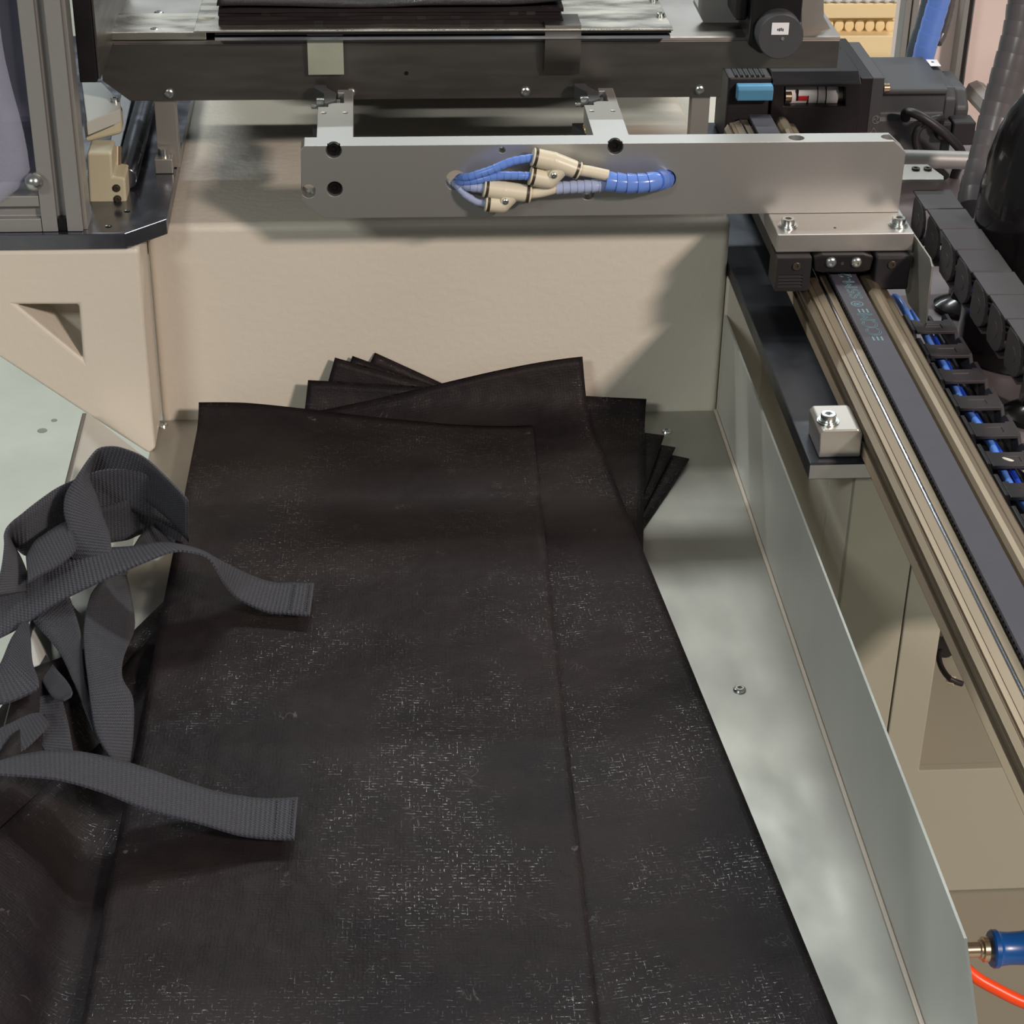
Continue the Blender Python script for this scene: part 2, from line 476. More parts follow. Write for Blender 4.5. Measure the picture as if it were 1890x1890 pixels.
# cabinet below the rail: side wall, front skin with a recessed pocket, plinth
cab = thing('control_cabinet', 'beige steel control cabinet under the belt rail with an open cable pocket', 'cabinet', (0.5, 1.3, 0))
sp0 = gx(1528, 916, .312).y
MB().box(0.312, 0.316, sp0 + .0006, YW - .002, 0.30, 0.8672).build('side_panel', 'cream_paint', cab)
MB().box(0.312, 0.316, 1.108, sp0 - .0006, 0.30, 0.8672).build('side_panel', 'cream_paint', cab)
YC = 1.10
x_seam = xz(1660, 1200, YC)[0]; xh = xz(1715, 1300, YC)[0]; zh = xz(1775, 1420, YC)[1]; zb = xz(1820, 1642, YC)[1]
MB().box(0.3164, .385, YC + .008, YW - .004, .8300, .8672).build('top_beam', 'cream_paint', cab, bevel=.001)
MB().box(0.312, x_seam - .0006, YC, YC + .0075, zb, 0.8672).build('front_panel', 'cream_shaded', cab, bevel=.0008)
MB().prism_y([(x_seam + .0006, zb), (.78, zb), (.78, zh), (xh, zh), (xh, .8195), (x_seam + .0006, .8195)], YC, YC + .0075).build('front_panel', 'cream_shaded', cab, bevel=.0008)
MB().prism_z([(xh - .004, YC + .008), (xh, YC + .008), (xh, 1.245), (.78, 1.245), (.78, 1.25), (xh - .004, 1.25)], zh - .004, .8195).build('pocket_wall', 'cream_shaded', cab)
MB().box(xh - .004, .78, YC + .008, 1.25, zh - .006, zh - .0042).build('pocket_floor', 'cream_shaded', cab)
MB().box(.312, .80, YC + .06, 1.405, 0.0, zb).build('plinth', 'plinth_shaded', cab, bevel=.002)
# cable gland in the pocket
gl = thing('cable_gland', 'dark cable with a pale gland hanging in the pocket under the belt rail', 'cable', gy(1745, 1190, 1.2))
c0 = gy(1742, 1215, 1.18)
MB().tube(smooth_path([gy(1768, 1195, 1.235), gy(1737, 1202, 1.20), gy(1735, 1225, 1.18), gy(1752, 1252, 1.16), gy(1775, 1262, 1.16)], 20), .0022).build('cable', 'cable_black', gl, True)
MB().cyl(gy(1752, 1190, 1.243), gy(1744, 1196, 1.20), .0075).build('gland_nut', 'cable_black', gl, True)
MB().cyl(gy(1748, 1254, 1.163), gy(1762, 1257, 1.160), .0034).build('sleeve', 'fitting_plastic', gl, True)

# ------------------------------------------------------------------ tray
tray = thing('sheet_metal_tray', 'brushed steel collecting tray with raised side walls holding the black bags', 'tray', (0.05, 1.0, T))
TL_, TR_ = -0.177, 0.2795
MB().box(TL_, TR_ - .0015, 0.30, YW - .0008, T - .002, T).build('tray_floor', 'tray_steel', tray)
wl = [(YW - .001, T - .002), (YW - .001, .836), (.6953, .8395), (.6633, .8148), (.60, .762), (.30, .762), (.30, T - .002)]
MB().prism_x(wl, TR_ - .0015, TR_).build('side_wall', 'tray_wall_steel', tray)
MB().box(TR_ - .0045, TR_ - .0017, .30, YW - .001, T + .0001, T + .0016).build('corner_bead', 'bead', tray, True, .0006)
fl = [(TL_, T - .002), (TL_, T), (-.219, .7915), (-.2205, .7915), (-.2215, .7905), (-.2205, .7895)]
MB().prism_y(fl, .30, 1.347).build('left_flange', 'tray_wall_steel', tray)
MB().box(-.2236, -.2202, .30, 1.347, .7892, .7922).build('flange_lip', 'edge_steel', tray, True, .001)
for px, py in ((1230, 797), (1365, 1274), (300, 786)):
    p = gz(px, py, T); bolt('button', (p.x, p.y, T), (0, 0, 1), .0042, tray, 'rivet')

# ------------------------------------------------------------------ woven bags
def bag(label, anchor, corner, th, z0, yc, W=.262, Ln=.86, skew=0.0, skl=0.0, shear=0.0, seed=0, flat=.0012, group=None, wav=.004):
    """anchor = flat position of the far corner ('L' or 'R'); the sheet runs towards the viewer and bends up where it meets the bed"""
    c, s = math.cos(th), math.sin(th)
    if corner == 'R': ox, oy = anchor[0] - W * c, anchor[1] + W * s
    else: ox, oy = anchor
    nu, nv = 44, 130
    bm = bmesh.new(); uvl = bm.loops.layers.uv.new('UVMap')
    R = .03; pm = math.radians(74)
    def surf(u, v):
        sk = skew * (3 * u * u - 2 * u ** 3) + skl * (1 - (3 * u * u - 2 * u ** 3))
        l = sk + (Ln - sk) * v; t = W * u - shear * l
        x = ox + c * t - s * l; y = oy - s * t - c * l
        p = mnoise.noise(Vector((x * 6 + seed, y * 7, seed * 1.7))) * wav + mnoise.noise(Vector((x * 15 + seed, y * 19, 3 + seed))) * wav * .35
        ed = min(1, min(u, 1 - u) / .14)
        z = z0 + max(p * ed, -.0010)
        if x < TL_ + .012:
            d = (TL_ + .012 - x)
            z += min(d, .05) * 0.85 * min(1, d / .02) - max(0, d - .052) * .6
        if y > yc:
            a = y - yc; ph = min(a / R, pm)
            yy = yc + R * math.sin(ph); zz = R * (1 - math.cos(ph))
            rest = a - R * ph
            if rest > 0: yy += rest * math.cos(pm); zz += rest * math.sin(pm)
            y = yy; z += zz
        return Vector((x, y, z)), (W * u + seed * .37, Ln * v + seed * .21)
    G = [[surf(i / nu, j / nv) for i in range(nu + 1)] for j in range(nv + 1)]
    top = [[bm.verts.new(g[0]) for g in row] for row in G]
    bot = [[bm.verts.new(g[0] - Vector((0, 0, flat))) for g in row] for row in G]
    def quad(vs, uvs):
        f = bm.faces.new(vs); f.smooth = True
        for l, uvv in zip(f.loops, uvs): l[uvl].uv = uvv
    for j in range(nv):
        for i in range(nu):
            idx = ((j, i), (j + 1, i), (j + 1, i + 1), (j, i + 1))
            quad([top[a][b] for a, b in idx], [G[a][b][1] for a, b in idx])
            idx = idx[::-1]
            quad([bot[a][b] for a, b in idx], [G[a][b][1] for a, b in idx])
    rim = [(0, i) for i in range(nu)] + [(j, nu) for j in range(nv)] + [(nv, i) for i in range(nu, 0, -1)] + [(j, 0) for j in range(nv, 0, -1)]
    for k in range(len(rim)):
        a, b = rim[k], rim[(k + 1) % len(rim)]
        f = bm.faces.new((top[a[0]][a[1]], top[b[0]][b[1]], bot[b[0]][b[1]], bot[a[0]][a[1]]))
        for l, q in zip(f.loops, (a, b, b, a)): l[uvl].uv = G[q[0]][q[1]][1]
    me = bpy.data.meshes.new('woven_bag')
    org = surf(.5, .5)[0]
    bm.transform(Matrix.Translation(-org)); bm.normal_update()
    bmesh.ops.recalc_face_normals(bm, faces=bm.faces[:])
    bm.to_mesh(me); bm.free()
    me.materials.append(MATS['bag'])
    o = bpy.data.objects.new('woven_bag', me); o.location = org; COL.objects.link(o)
    tag(o, label, 'bag', group or 'black woven bags piled in the tray')
    return o
D = math.radians
bag('lowest black woven bag of the fan, its right corner reaching farthest over the steel tray', (.2425, 1.327), 'R', D(26), .7530, 1.372, seed=1, wav=.0008, W=.27)
bag('second lowest black woven bag of the fan at the right of the pile', (.2335, 1.341), 'R', D(21.4), .7556, 1.370, seed=2, wav=.0008, W=.27)
bag('third black woven bag of the fan, its left corner leaning on the cream bed', (.2265, 1.356), 'R', D(17), .7582, 1.368, seed=3, wav=.0008, W=.27)
bag('fourth black woven bag of the fan, turned least, right under the two straight bags', (.2160, 1.394), 'R', D(4.2), .7608, 1.366, shear=.06, seed=4, wav=.0008, W=.27)
bag('black woven bag under the topmost one, its right corner propped up against the cream bed', (.1640, 1.4240), 'R', D(-5.2), .7640, 1.362, seed=5, wav=.0018, skl=.024)
top_bag = bag('topmost black woven bag of the pile, both loose strap ends resting on it', (-.139, 1.3905), 'L', D(1.4), .7662, 1.362, seed=6, skew=.022, wav=.0040)

# ------------------------------------------------------------------ webbing straps
def ribbon(label, A, B, n=70, th=.0013, stitch=False):
    PA = smooth_path([gz(*p) for p in A], n); PB = smooth_path([gz(*p) for p in B], n)
    bm = bmesh.new(); uvl = bm.loops.layers.uv.new('UVMap'); W = 7
    rows = []; v = 0; prevm = None
    for k in range(n):
        a, b = PA[k], PB[k]; m = (a + b) / 2
        if prevm is not None: v += (m - prevm).length
        prevm = m
        t = (PA[min(k + 1, n - 1)] + PB[min(k + 1, n - 1)] - PA[max(k - 1, 0)] - PB[max(k - 1, 0)]).normalized()
        w = (b - a); nn = w.cross(t)
        nn = nn.normalized() if nn.length > 1e-9 else Vector((0, 0, 1))
        r = []
        for q in range(W):
            u = q / (W - 1); r.append((a.lerp(b, u), nn, (u * .038, v)))
        rows.append(r)
    top = [[bm.verts.new(p + nn * th / 2) for p, nn, _ in r] for r in rows]
    bot = [[bm.verts.new(p - nn * th / 2) for p, nn, _ in r] for r in rows]
    def quad(vs, idx):
        f = bm.faces.new(vs); f.smooth = True
        for l, (a, b) in zip(f.loops, idx): l[uvl].uv = rows[a][b][2]
    for k in range(n - 1):
        for q in range(W - 1):
            idx = ((k, q), (k, q + 1), (k + 1, q + 1), (k + 1, q))
            quad([top[a][b] for a, b in idx], idx); idx = idx[::-1]
            quad([bot[a][b] for a, b in idx], idx)
        for q in (0, W - 1):
            idx = ((k, q), (k + 1, q))
            f = bm.faces.new((top[k][q], top[k + 1][q], bot[k + 1][q], bot[k][q]))
            for l, (a, b) in zip(f.loops, (idx[0], idx[1], idx[1], idx[0])): l[uvl].uv = rows[a][b][2]
    for k in (0, n - 1):
        for q in range(W - 1):
            f = bm.faces.new((top[k][q], top[k][q + 1], bot[k][q + 1], bot[k][q]))
            for l, (a, b) in zip(f.loops, ((k, q), (k, q + 1), (k, q + 1), (k, q))): l[uvl].uv = rows[a][b][2]
    bmesh.ops.recalc_face_normals(bm, faces=bm.faces[:])
    co = [x.co for x in bm.verts]
    org = Vector(((min(c.x for c in co) + max(c.x for c in co)) / 2, (min(c.y for c in co) + max(c.y for c in co)) / 2, min(c.z for c in co)))
    bm.transform(Matrix.Translation(-org))
    me = bpy.data.meshes.new('webbing_strap'); bm.to_mesh(me); bm.free(); me.materials.append(MATS['webbing'])
    o = bpy.data.objects.new('webbing_strap', me); o.location = org; COL.objects.link(o)
    tag(o, label, 'strap', 'black webbing straps heaped beside the bags')
    if stitch:                                        # sewn box near the cut end
        def on(u, k):
            a, nn, _ = rows[k][0]; b = rows[k][-1][0]; p = a.lerp(b, u)
            return p + nn * (th / 2 + .0003) * (1 if nn.z > 0 else -1)
        mb = MB()
        for u0, k0, u1, k1 in ((.08, 1, .92, 1), (.08, 5, .92, 5)):
            for i in range(12):
                f0 = i / 12; f1 = (i + .62) / 12
                mb.tube([on(u0 + (u1 - u0) * f0, k0), on(u0 + (u1 - u0) * f1, k1)], .0004, 5)
        tag(mb.build('stitching', 'cable_black', o), kind='stuff')
    return o
def zz(pts, z0, z1=None, arch=0.0):
    n = len(pts)
    return [(p[0], p[1], z0 + ((z1 if z1 is not None else z0) - z0) * i / max(1, n - 1) + arch * math.sin(math.pi * i / max(1, n - 1))) for i, p in enumerate(pts)]

ribbon('grey-black strap arching onto the top bag, the upper of the two sewn ends',
       [(580, 1077, .7755), (540, 1076, .7758), (501, 1075, .776), (457, 1060, .781), (406, 1034.5, .795), (372, 1016, .803), (325, 1004, .808), (288, 1002, .808), (244, 1009, .807), (203, 1012, .806), (131, 1022, .804), (76, 1046, .803), (28, 1070, .80), (-10, 1090, .80)],
       [(572, 1137, .7755), (530, 1133, .7755), (491, 1129, .776), (440, 1105.6, .782), (414, 1077, .796), (400, 1052, .812), (382.6, 1029, .822), (352, 1019, .826), (318, 1018.6, .826), (271, 1036, .822), (220, 1058, .816), (169, 1081, .811), (101, 1115, .805), (34, 1159, .80), (-10, 1182, .80)], 90, stitch=True)
ribbon('grey-black strap lying flat across the lower left, its sewn end on the top bag',
       [(550, 1472, .7755), (510, 1474, .7755), (474, 1473.5, .776), (406, 1463, .779), (339, 1443, .785), (271, 1419, .792), (203, 1399, .80), (135, 1387, .806), (91, 1386, .808), (34, 1395, .81), (0, 1405, .81), (-30, 1414, .81)],
       [(543.5, 1549.7, .7755), (518, 1549.5, .7755), (491, 1548, .776), (440, 1541, .779), (372.5, 1521, .787), (271, 1494, .797), (203, 1467, .806), (152, 1450, .812), (101.6, 1438, .816), (51, 1433, .82), (0, 1429.5, .824), (-30, 1429, .826)], 80, stitch=True)
ribbon('strap forming the tall loop at the back of the heap and its upright front band',
       zz([(348, 925), (340, 915), (305, 879), (267, 845), (229, 828), (206, 824), (183, 828), (166, 845), (141, 881), (122, 911), (118, 944), (124, 972), (130, 1010), (133, 1032)], .826, .806, .022),
       zz([(348, 1000), (340, 988), (305, 952), (267, 922), (229, 904), (206, 896), (185, 886), (164, 878), (170, 897), (179, 915), (188.6, 951), (202, 986), (205, 1008), (208, 1032)], .786, .806, .016), 90)
ribbon('inner strap layer of the tall loop with a pale lit upper edge',
       zz([(150, 884), (164, 876), (185, 869), (208, 866.5), (240, 868), (267, 875), (300, 890), (328, 906), (345, 920)], .826, .815, .006),
       zz([(150, 955), (164, 950), (185, 943), (208, 941), (240, 942), (267, 950), (300, 965), (328, 980), (345, 995)], .788, .778, .006), 50)
ribbon('lowest inner strap layer of the tall loop, only a short pale edge showing',
       zz([(165, 946), (183, 939), (215, 929), (250, 920), (285, 925), (320, 950), (340, 965)], .806, .79),
       zz([(165, 990), (183, 1000), (205, 1000), (235, 996), (265, 985), (300, 995), (335, 1005)], .770, .762), 40)
ribbon('strap diving under the left edge of the top bag below the arching strap',
       zz([(245, 1012), (262, 986), (280, 970), (302, 953), (322, 944), (345, 940)], .785, .765),
       zz([(262, 1030), (275, 1018), (295, 1014), (312, 1010), (328, 1006), (348, 1000)], .770, .763), 30)
ribbon('strap curving round the outer left of the heap with a dark thin upper edge',
       zz([(145, 882), (137, 886), (107, 900), (76, 921), (44, 946), (19, 967), (9, 985), (9, 1005), (5, 1040), (-2, 1070), (-15, 1100)], .822, .822, .004),
       zz([(138, 968), (130, 972), (110, 985), (88, 1003), (66, 1018), (48, 1026), (30, 1012), (22, 1002), (38, 1030), (50, 1060), (58, 1090)], .792, .798), 60)
ribbon('short strap end curling behind the arching strap with a pale rim',
       zz([(48, 1028), (64, 1001), (85, 985), (112, 968), (128, 962)], .812, .818),
       zz([(52, 1075), (78, 1060), (105, 1046), (131, 1026), (142, 1012)], .815, .818), 30)
ribbon('strap folded to a point at the far left below the arching strap',
       zz([(-18, 1248), (0, 1227), (16, 1189), (25, 1172), (40, 1150), (52, 1146)], .80, .806),
       zz([(-18, 1300), (10, 1298), (45, 1285), (72, 1266), (60, 1222), (56, 1175)], .80, .80), 40)
ribbon('ribbed strap slanting down from the arching strap between two dark folds',
       zz([(60, 1140), (67, 1153), (93, 1182), (115, 1213), (133, 1253), (156, 1309), (172, 1350)], .80, .785),
       zz([(122, 1085), (133, 1115), (147, 1160), (151, 1187), (154, 1231), (160, 1275), (180, 1330)], .80, .785), 40)
ribbon('small strap tongue poking out of the dark fold',
       zz([(64, 1222), (74, 1250), (90, 1278), (106, 1292), (118, 1293)], .783, .802),
       zz([(85, 1210), (106, 1238), (122, 1256), (133, 1274), (131, 1285)], .783, .802), 30)
ribbon('strap twisting downwards along the left edge of the top bag',
       [(196, 1062, .79), (182, 1078, .792), (171, 1092, .794), (162, 1118, .795), (155, 1163, .796), (157, 1210, .796), (163, 1260, .795), (169, 1309, .794), (178, 1353, .79), (204, 1402, .784)],
       [(232, 1062, .765), (238, 1085, .766), (242, 1105, .768), (247, 1134, .77), (247, 1165, .775), (228, 1215, .786), (226, 1253, .788), (245, 1290, .784), (246, 1353, .78), (240, 1408, .778)], 60)
ribbon('strap end spreading at the far left above the flat lower strap',
       zz([(-20, 1355), (0, 1345), (40, 1325), (58, 1318), (75, 1316)], .798, .795),
       zz([(-20, 1420), (0, 1408), (40, 1388), (70, 1362), (92, 1338)], .795, .79), 30)
ribbon('short worn strap piece with a shiny scuffed patch in the middle of the lower heap',
       zz([(42, 1292), (47, 1318), (62, 1345), (78, 1378), (90, 1400)], .788, .784),
       zz([(112, 1280), (120, 1310), (128, 1345), (136, 1390), (142, 1412)], .788, .782), 30)

# ------------------------------------------------------------------ transfer arm with grippers
YA = 1.352
arm = thing('transfer_arm', 'satin aluminium arm plate crossing in front of the bed, with two finger grippers behind it', 'arm', (0.17, 1.361, 0.946))
outline = [xz(555, 262, YA), xz(557, 369, YA), xz(600, 403, YA), (.3912, .946), (.3912, .993), (.3815, 1.0015), (-.0475, 1.0015), (-.050, .999)]
outline = [(-.0500, .9990), (-.0508, .9602), (-.0346, .9460), (.3912, .9460), (.3912, .9930), (.3815, 1.0015), (-.0475, 1.0015)]
cut = MB()
arm_bolts = [xz(616, 278, YA), xz(618, 349, YA), xz(1136, 271, YA)]
for x, z in arm_bolts: cut.cyl((x, YA - .01, z), (x, YA + .0055, z), .0058, n=32)
for (px, py), r in (((570, 353), .0052), ((1085, 357), .0050), ((927, 277), .0024), ((842, 333), .0078), ((1229, 331), .0074)):
    x, z = xz(px, py, YA); cut.cyl((x, YA - .01, z), (x, YA + .03, z), r, n=32)
for px in (1466, 1637):
    p = gz(px, 247, 1.0015); cut.cyl((p.x, YA + .009, .990), (p.x, YA + .009, 1.01), .0058, n=32)
MB().prism_y(outline, YA, YA + .018).build('arm_plate', 'arm_aluminium', arm, False, .0009, 2, cuts=cut)
for x, z in arm_bolts: bolt('black', (x, YA + .0055, z), (0, -1, 0), .0050, arm)

def gripper(dx):
    zt = 1.0010; zb_ = .985; y0 = YA + .0182
    c = MB()
    for ox in (-.0345, -.0185):
        c.cyl((ox + dx, 1.4235, zt - .006), (ox + dx, 1.4235, zt + .01), .0019, n=20)
    pts = [(-.039, y0), (-.0125, y0), (-.0125, 1.4765), (-.0245, 1.4765), (-.0245, 1.4695), (-.0195, 1.4695), (-.0195, 1.4460), (-.0315, 1.4460), (-.0315, 1.4375), (-.039, 1.4375)]
    g = MB().prism_z([(x + dx, y) for x, y in pts], zb_, zt).build('gripper_block', 'arm_aluminium', arm, False, .0005, 2, cuts=c)
    jp = [(-.0425, 1.4835), (-.0335, 1.4835), (-.0325, 1.4765), (-.0255, 1.4650), (-.0255, 1.4480), (-.0325, 1.4420), (-.0345, 1.4420), (-.0350, 1.4640), (-.0425, 1.4775)]
    MB().prism_z([(x + dx, y) for x, y in jp], .9925, 1.0025).build('upper_jaw', 'motor_grey', g, False, .0005)
    MB().prism_z([(x + dx - .002, y - .016) for x, y in jp], .966, .976).build('lower_jaw', 'motor_grey', g, False, .0005)
    MB().cyl((-.0405 + dx, 1.4520, .9985), (-.0345 + dx, 1.4520, .9985), .0042).cyl((-.0445 + dx, 1.4490, .9970), (-.0405 + dx, 1.4490, .9970), .0016).build('pivot_pin', 'zinc_bolt', g, True, .0004)
    MB().cyl((-.0255 + dx, 1.4560, .9965), (-.0225 + dx, 1.4560, .9965), .0036).build('roller', 'zinc_bolt', g, True, .0004)
    MB().cyl((-.0465 + dx, 1.428, .974), (-.0400 + dx, 1.428, .974), .0042).cyl((-.0400 + dx, 1.425, .972), (-.0385 + dx, 1.425, .972), .0052).build('pivot_pin', 'zinc_bolt', g, True, .0004)
    pts = [(-.0393 + dx, 1.436 - .0012 * i + .0012 * math.cos(i * 2.2), .985 + .0012 * math.sin(i * 2.2)) for i in range(14)]
    MB().tube(pts, .0004, 6).build('spring', 'brass', g, True)
gripper(0.0); gripper(.2015)

# ------------------------------------------------------------------ pneumatic fittings and tubes on the arm front
def P(px, py, y=1.341): return gy(px, py, y)
def y_fitting(label, up, lo, rt, body_u, body_l, screw, y):
    c = (P(*up, y) + P(*lo, y) + P(*rt, y)) / 3
    f = thing('y_fitting', label, 'fitting', c, 'white push-in fittings on the arm')
    rb = .0068
    mb = MB()
    mb.tube([P(*up, y), P(*body_u, y)], [rb, rb], 20).sphere(P(*body_u, y), rb * 1.02)
    mb.tube([P(*lo, y), P(*body_l, y)], [rb, rb], 20).sphere(P(*body_l, y), rb * .98)
    mb.tube([P(*body_u, y), P(*rt, y)], [rb, rb * .93], 20)
    mb.tube([P(*body_l, y), P(*rt, y).lerp(P(*body_u, y), .55)], [rb * .98, rb * .9], 20)
    mb.build('body', 'fitting_plastic', f, True)
    for a, b in ((up, body_u), (lo, body_l), (rt, body_u)):
        d = (P(*a, y) - P(*b, y)).normalized()
        p = P(*a, y)
        MB().cyl(p - d * .0004, p + d * .0014, rb * 1.03).build('collar', 'collar_dark', f, True)
        MB().cyl(p + d * .0014, p + d * .0030, rb * .98).build('release_ring', 'fitting_plastic', f, True, .0004)
    s = P(*screw, y) + Vector((0, -rb * .92, 0))
    MB().cyl(s + Vector((0, .004, 0)), s, .0036).build('screw_boss', 'fitting_plastic', f, True, .0004)
    bolt('button', s, (0, -1, 0), .0024, f, 'screw')
    return f
y_fitting('upper white branching push-in fitting on the arm, joined to two blue tubes', (990, 291), (985, 326), (1062, 313), (1022, 298), (1012, 332), (1021, 318), 1.3385)
y_fitting('lower white branching push-in fitting on the arm, joined to two clear tubes', (900, 348), (903, 374), (972, 357), (930, 352), (925, 376), (932, 366), 1.3400)

def spiral(mb, pts, r, pitch=.0042, n=14, flare=.10):
    """overlapping wrap bands along a path: each turn a slightly conical sleeve"""
    L = sum((pts[i + 1] - pts[i]).length for i in range(len(pts) - 1))
    k = max(2, int(L / pitch)); dense = smooth_path(pts, k * 2 + 1)
    for i in range(k):
        seg = dense[2 * i:2 * i + 3]
        if len(seg) < 3: break
        e = (seg[2] - seg[0]) * .06
        mb.tube([seg[0], seg[1], seg[2] + e], [r * (1 + flare * .2), r, r * (1 - flare)], n)
    return mb
def air_tube(label, pts, r, m, wrap=None, wr=None, pitch=.0046, y=1.341):
    Q = [P(px, py, yy) for px, py, yy in pts]
    t = thing('air_tube', label, 'tube', Q[len(Q) // 2], 'air tubes on the arm plate')
    MB().tube(smooth_path(Q, 40), r, 12).build('hose', m, t, True)
    if wrap: spiral(MB(), smooth_path(Q, 30), wr, pitch).build('spiral_wrap', wrap, t, True)
    return t
air_tube('upper blue air tube from the left hole to the upper fitting', [(846, 331, 1.366), (852, 328, 1.350), (868, 326, 1.342), (905, 314, 1.338), (945, 298, 1.338), (984, 291, 1.3385)], .0021, 'tube_blue', 'wrap_blue', .0031)
air_tube('second blue air tube from the left hole to the upper fitting', [(842, 336, 1.366), (850, 337, 1.350), (875, 334, 1.342), (915, 325, 1.339), (950, 324, 1.338), (980, 325, 1.3385)], .0021, 'tube_deep_blue', 'wrap_blue', .0031)
air_tube('short clear air tube from the left hole to the lower fitting', [(842, 338, 1.368), (852, 339, 1.352), (870, 344, 1.344), (896, 347, 1.340)], .0026, 'tube_blue', 'wrap_clear', .0040)
air_tube('drooping dark blue air tube below the left hole', [(838, 338, 1.366), (846, 345, 1.350), (860, 360, 1.345), (880, 372, 1.342), (900, 376, 1.340)], .0021, 'tube_deep_blue', 'wrap_clear', .0028)
air_tube('beige tapered air tube leaving the upper fitting to the right', [(1070, 314, 1.3385), (1090, 317, 1.3385), (1122, 324, 1.338)], .0042, 'fitting_plastic')
air_tube('beige air tube leaving the lower fitting to the right', [(978, 357, 1.340), (1000, 354, 1.340), (1030, 346, 1.340)], .0040, 'fitting_plastic')
air_tube('clear wrapped air tube below the thick blue one', [(1026, 347, 1.3405), (1060, 345, 1.3405), (1100, 343, 1.3410), (1130, 341, 1.342)], .0030, 'tube_blue', 'wrap_clear', .0048)
air_tube('thick blue spiral wrapped hose bending into the right hole', [(1118, 334, 1.3395), (1150, 338, 1.339), (1185, 338, 1.339), (1210, 334, 1.341), (1224, 331, 1.350), (1230, 330, 1.368)], .0056, 'tube_blue', 'wrap_blue', .0074, .0072)

# ------------------------------------------------------------------ mounting plate, clamp, belt rail
mp = thing('mounting_plate', 'dark steel plate beside the tray carrying the belt rail', 'plate', (.31, 1.3, .868))
MB().box(.2785, .345, 1.0915, 1.735, .868, .880).build('plate_body', 'dark_plate', mp, False, .0008)
MB().box(.2785, .345, 1.0910, 1.0914, .869, .879).build('front_edge', 'edge_steel', mp)
cl = thing('rail_clamp', 'small bright aluminium clamp block bolted beside the rail on the dark plate', 'clamp', (.298, 1.115, .880))
MB().prism_y([(.2855, .8803), (.2845, .8980), (.2870, .9005), (.3095, .9005), (.3128, .8975), (.3128, .8803)], 1.0985, 1.1330).build('block', 'bare_aluminium', cl, False, .0009, 2)
bp_ = gz(1528, 778, .9007)
MB().lathe((bp_.x, bp_.y, .9006), (0, 0, 1), [(.0072, 0), (.0072, .0010)], 24).build('washer', 'zinc_bolt', cl, True)
bolt('zinc', (bp_.x, bp_.y, .9016), (0, 0, 1), .0050, cl)

RY0, RY1 = .45, 1.660
rail = thing('belt_rail', 'long champagne aluminium belt drive rail running towards the viewer at the right', 'rail', (.345, 1.0, .880))
rz = .880
sec = [(.3150, rz), (.3136, rz + .0006)]
for i in range(6): sec += [(.3136, rz + .0010 + i * .00135), (.3146, rz + .0018 + i * .00135)]
sec += [(.3136, .8892), (.3180, .8894), (.3180, .8938), (.3136, .8940), (.3136, .8968), (.3150, .8970), (.3150, .8980), (.3136, .8982), (.3136, .9008)]
for i in range(6): sec += [(.3137 + i * .00042, .9011 + i * .00072), (.31455 + i * .00042, .9014 + i * .00072)]
sec += [(.3162, .9056), (.3166, .9040), (.3179, .9040), (.3180, .9062), (.3210, .9067), (.3212, .9063), (.3215, .9068), (.3262, .9085), (.3264, .9066), (.3288, .9066), (.3288, .9088), (.3335, .9090), (.3338, .9030), (.3545, .9030), (.3548, .9070)]
for i in range(7):
    a = math.pi * (1 - i / 6); sec.append((.3643 + .0062 * math.cos(a), .9060 + .0056 * math.sin(a)))
sec += [(.3712, .9055), (.3755, .9050), (.3775, .9030), (.3775, .880)]
MB().prism_y(sec, RY0, RY1).build('rail_profile', 'champagne_aluminium', rail)
MB().cyl((.3276, RY0, .9080), (.3276, RY1, .9080), .0013, n=14).build('guide_rod', 'bright_steel', rail, True)
BX0, BX1 = .3345, .3538
belt = MB().box(BX0, BX1, RY0, RY1, .9115, .9140).build('drive_belt', 'belt_rubber', rail, False, .0003)
tm = MB(); yy = RY0 + .001
while yy < RY1 - .004:
    tm.prism_x([(yy, .9114), (yy + .0030, .9114), (yy + .0024, .9094), (yy + .0006, .9094)], BX0 - .0002, BX1); yy += .005
tag(tm.build('belt_teeth', 'belt_teeth', belt), kind='stuff')
def text_mesh(body, size, outline=None):
    cu = bpy.data.curves.new('print', 'FONT'); cu.body = body; cu.size = size; cu.align_x = 'LEFT'
    if outline:
        cu.fill_mode = 'NONE'; cu.bevel_depth = outline; cu.bevel_resolution = 0
    else: cu.extrude = .00004
    o = bpy.data.objects.new('print', cu); COL.objects.link(o)
    bpy.context.view_layer.update()
    me = bpy.data.meshes.new_from_object(o.evaluated_get(bpy.context.evaluated_depsgraph_get()))
    bpy.data.objects.remove(o); bpy.data.curves.remove(cu)
    return me
def put_text(name, body, size, M4, m, parent, outline=None, fit=None):
    me = text_mesh(body, size, outline)
    if fit:
        xs = [v.co.x for v in me.vertices]; w = max(xs) - min(xs)
        me.transform(Matrix.Translation((-min(xs), 0, 0))); me.transform(Matrix.Diagonal((fit / w, 1, 1, 1)))
    me.transform(Matrix.Translation(-root_of(parent)) @ M4)
    me.materials.clear(); me.materials.append(MATS[m]); me.name = name
    o = bpy.data.objects.new(name, me); o.parent = parent; COL.objects.link(o); return o
RB = Matrix(((0, -1, 0, 0), (1, 0, 0, 0), (0, 0, 1, 0), (0, 0, 0, 1)))      # text runs away from the viewer, tops to the left
def on_belt(x, y): return Matrix.Translation((x, y, .91412)) @ RB
put_text('belt_print', 'CCM', .0150, on_belt(.3497, 1.2085), 'print_teal', belt, .00022, .0350)
put_text('belt_print', 'S5M-20', .0125, on_belt(.3493, 1.2690), 'print_teal', belt, .00022, .0560)
bars = MB()
for y0 in (1.2005, 1.2455):
    for k in range(3): bars.box(.3412 + k * .0030, .3424 + k * .0030, y0, y0 + .0060, .9140, .91425)
bars.build('belt_print', 'print_teal', belt)
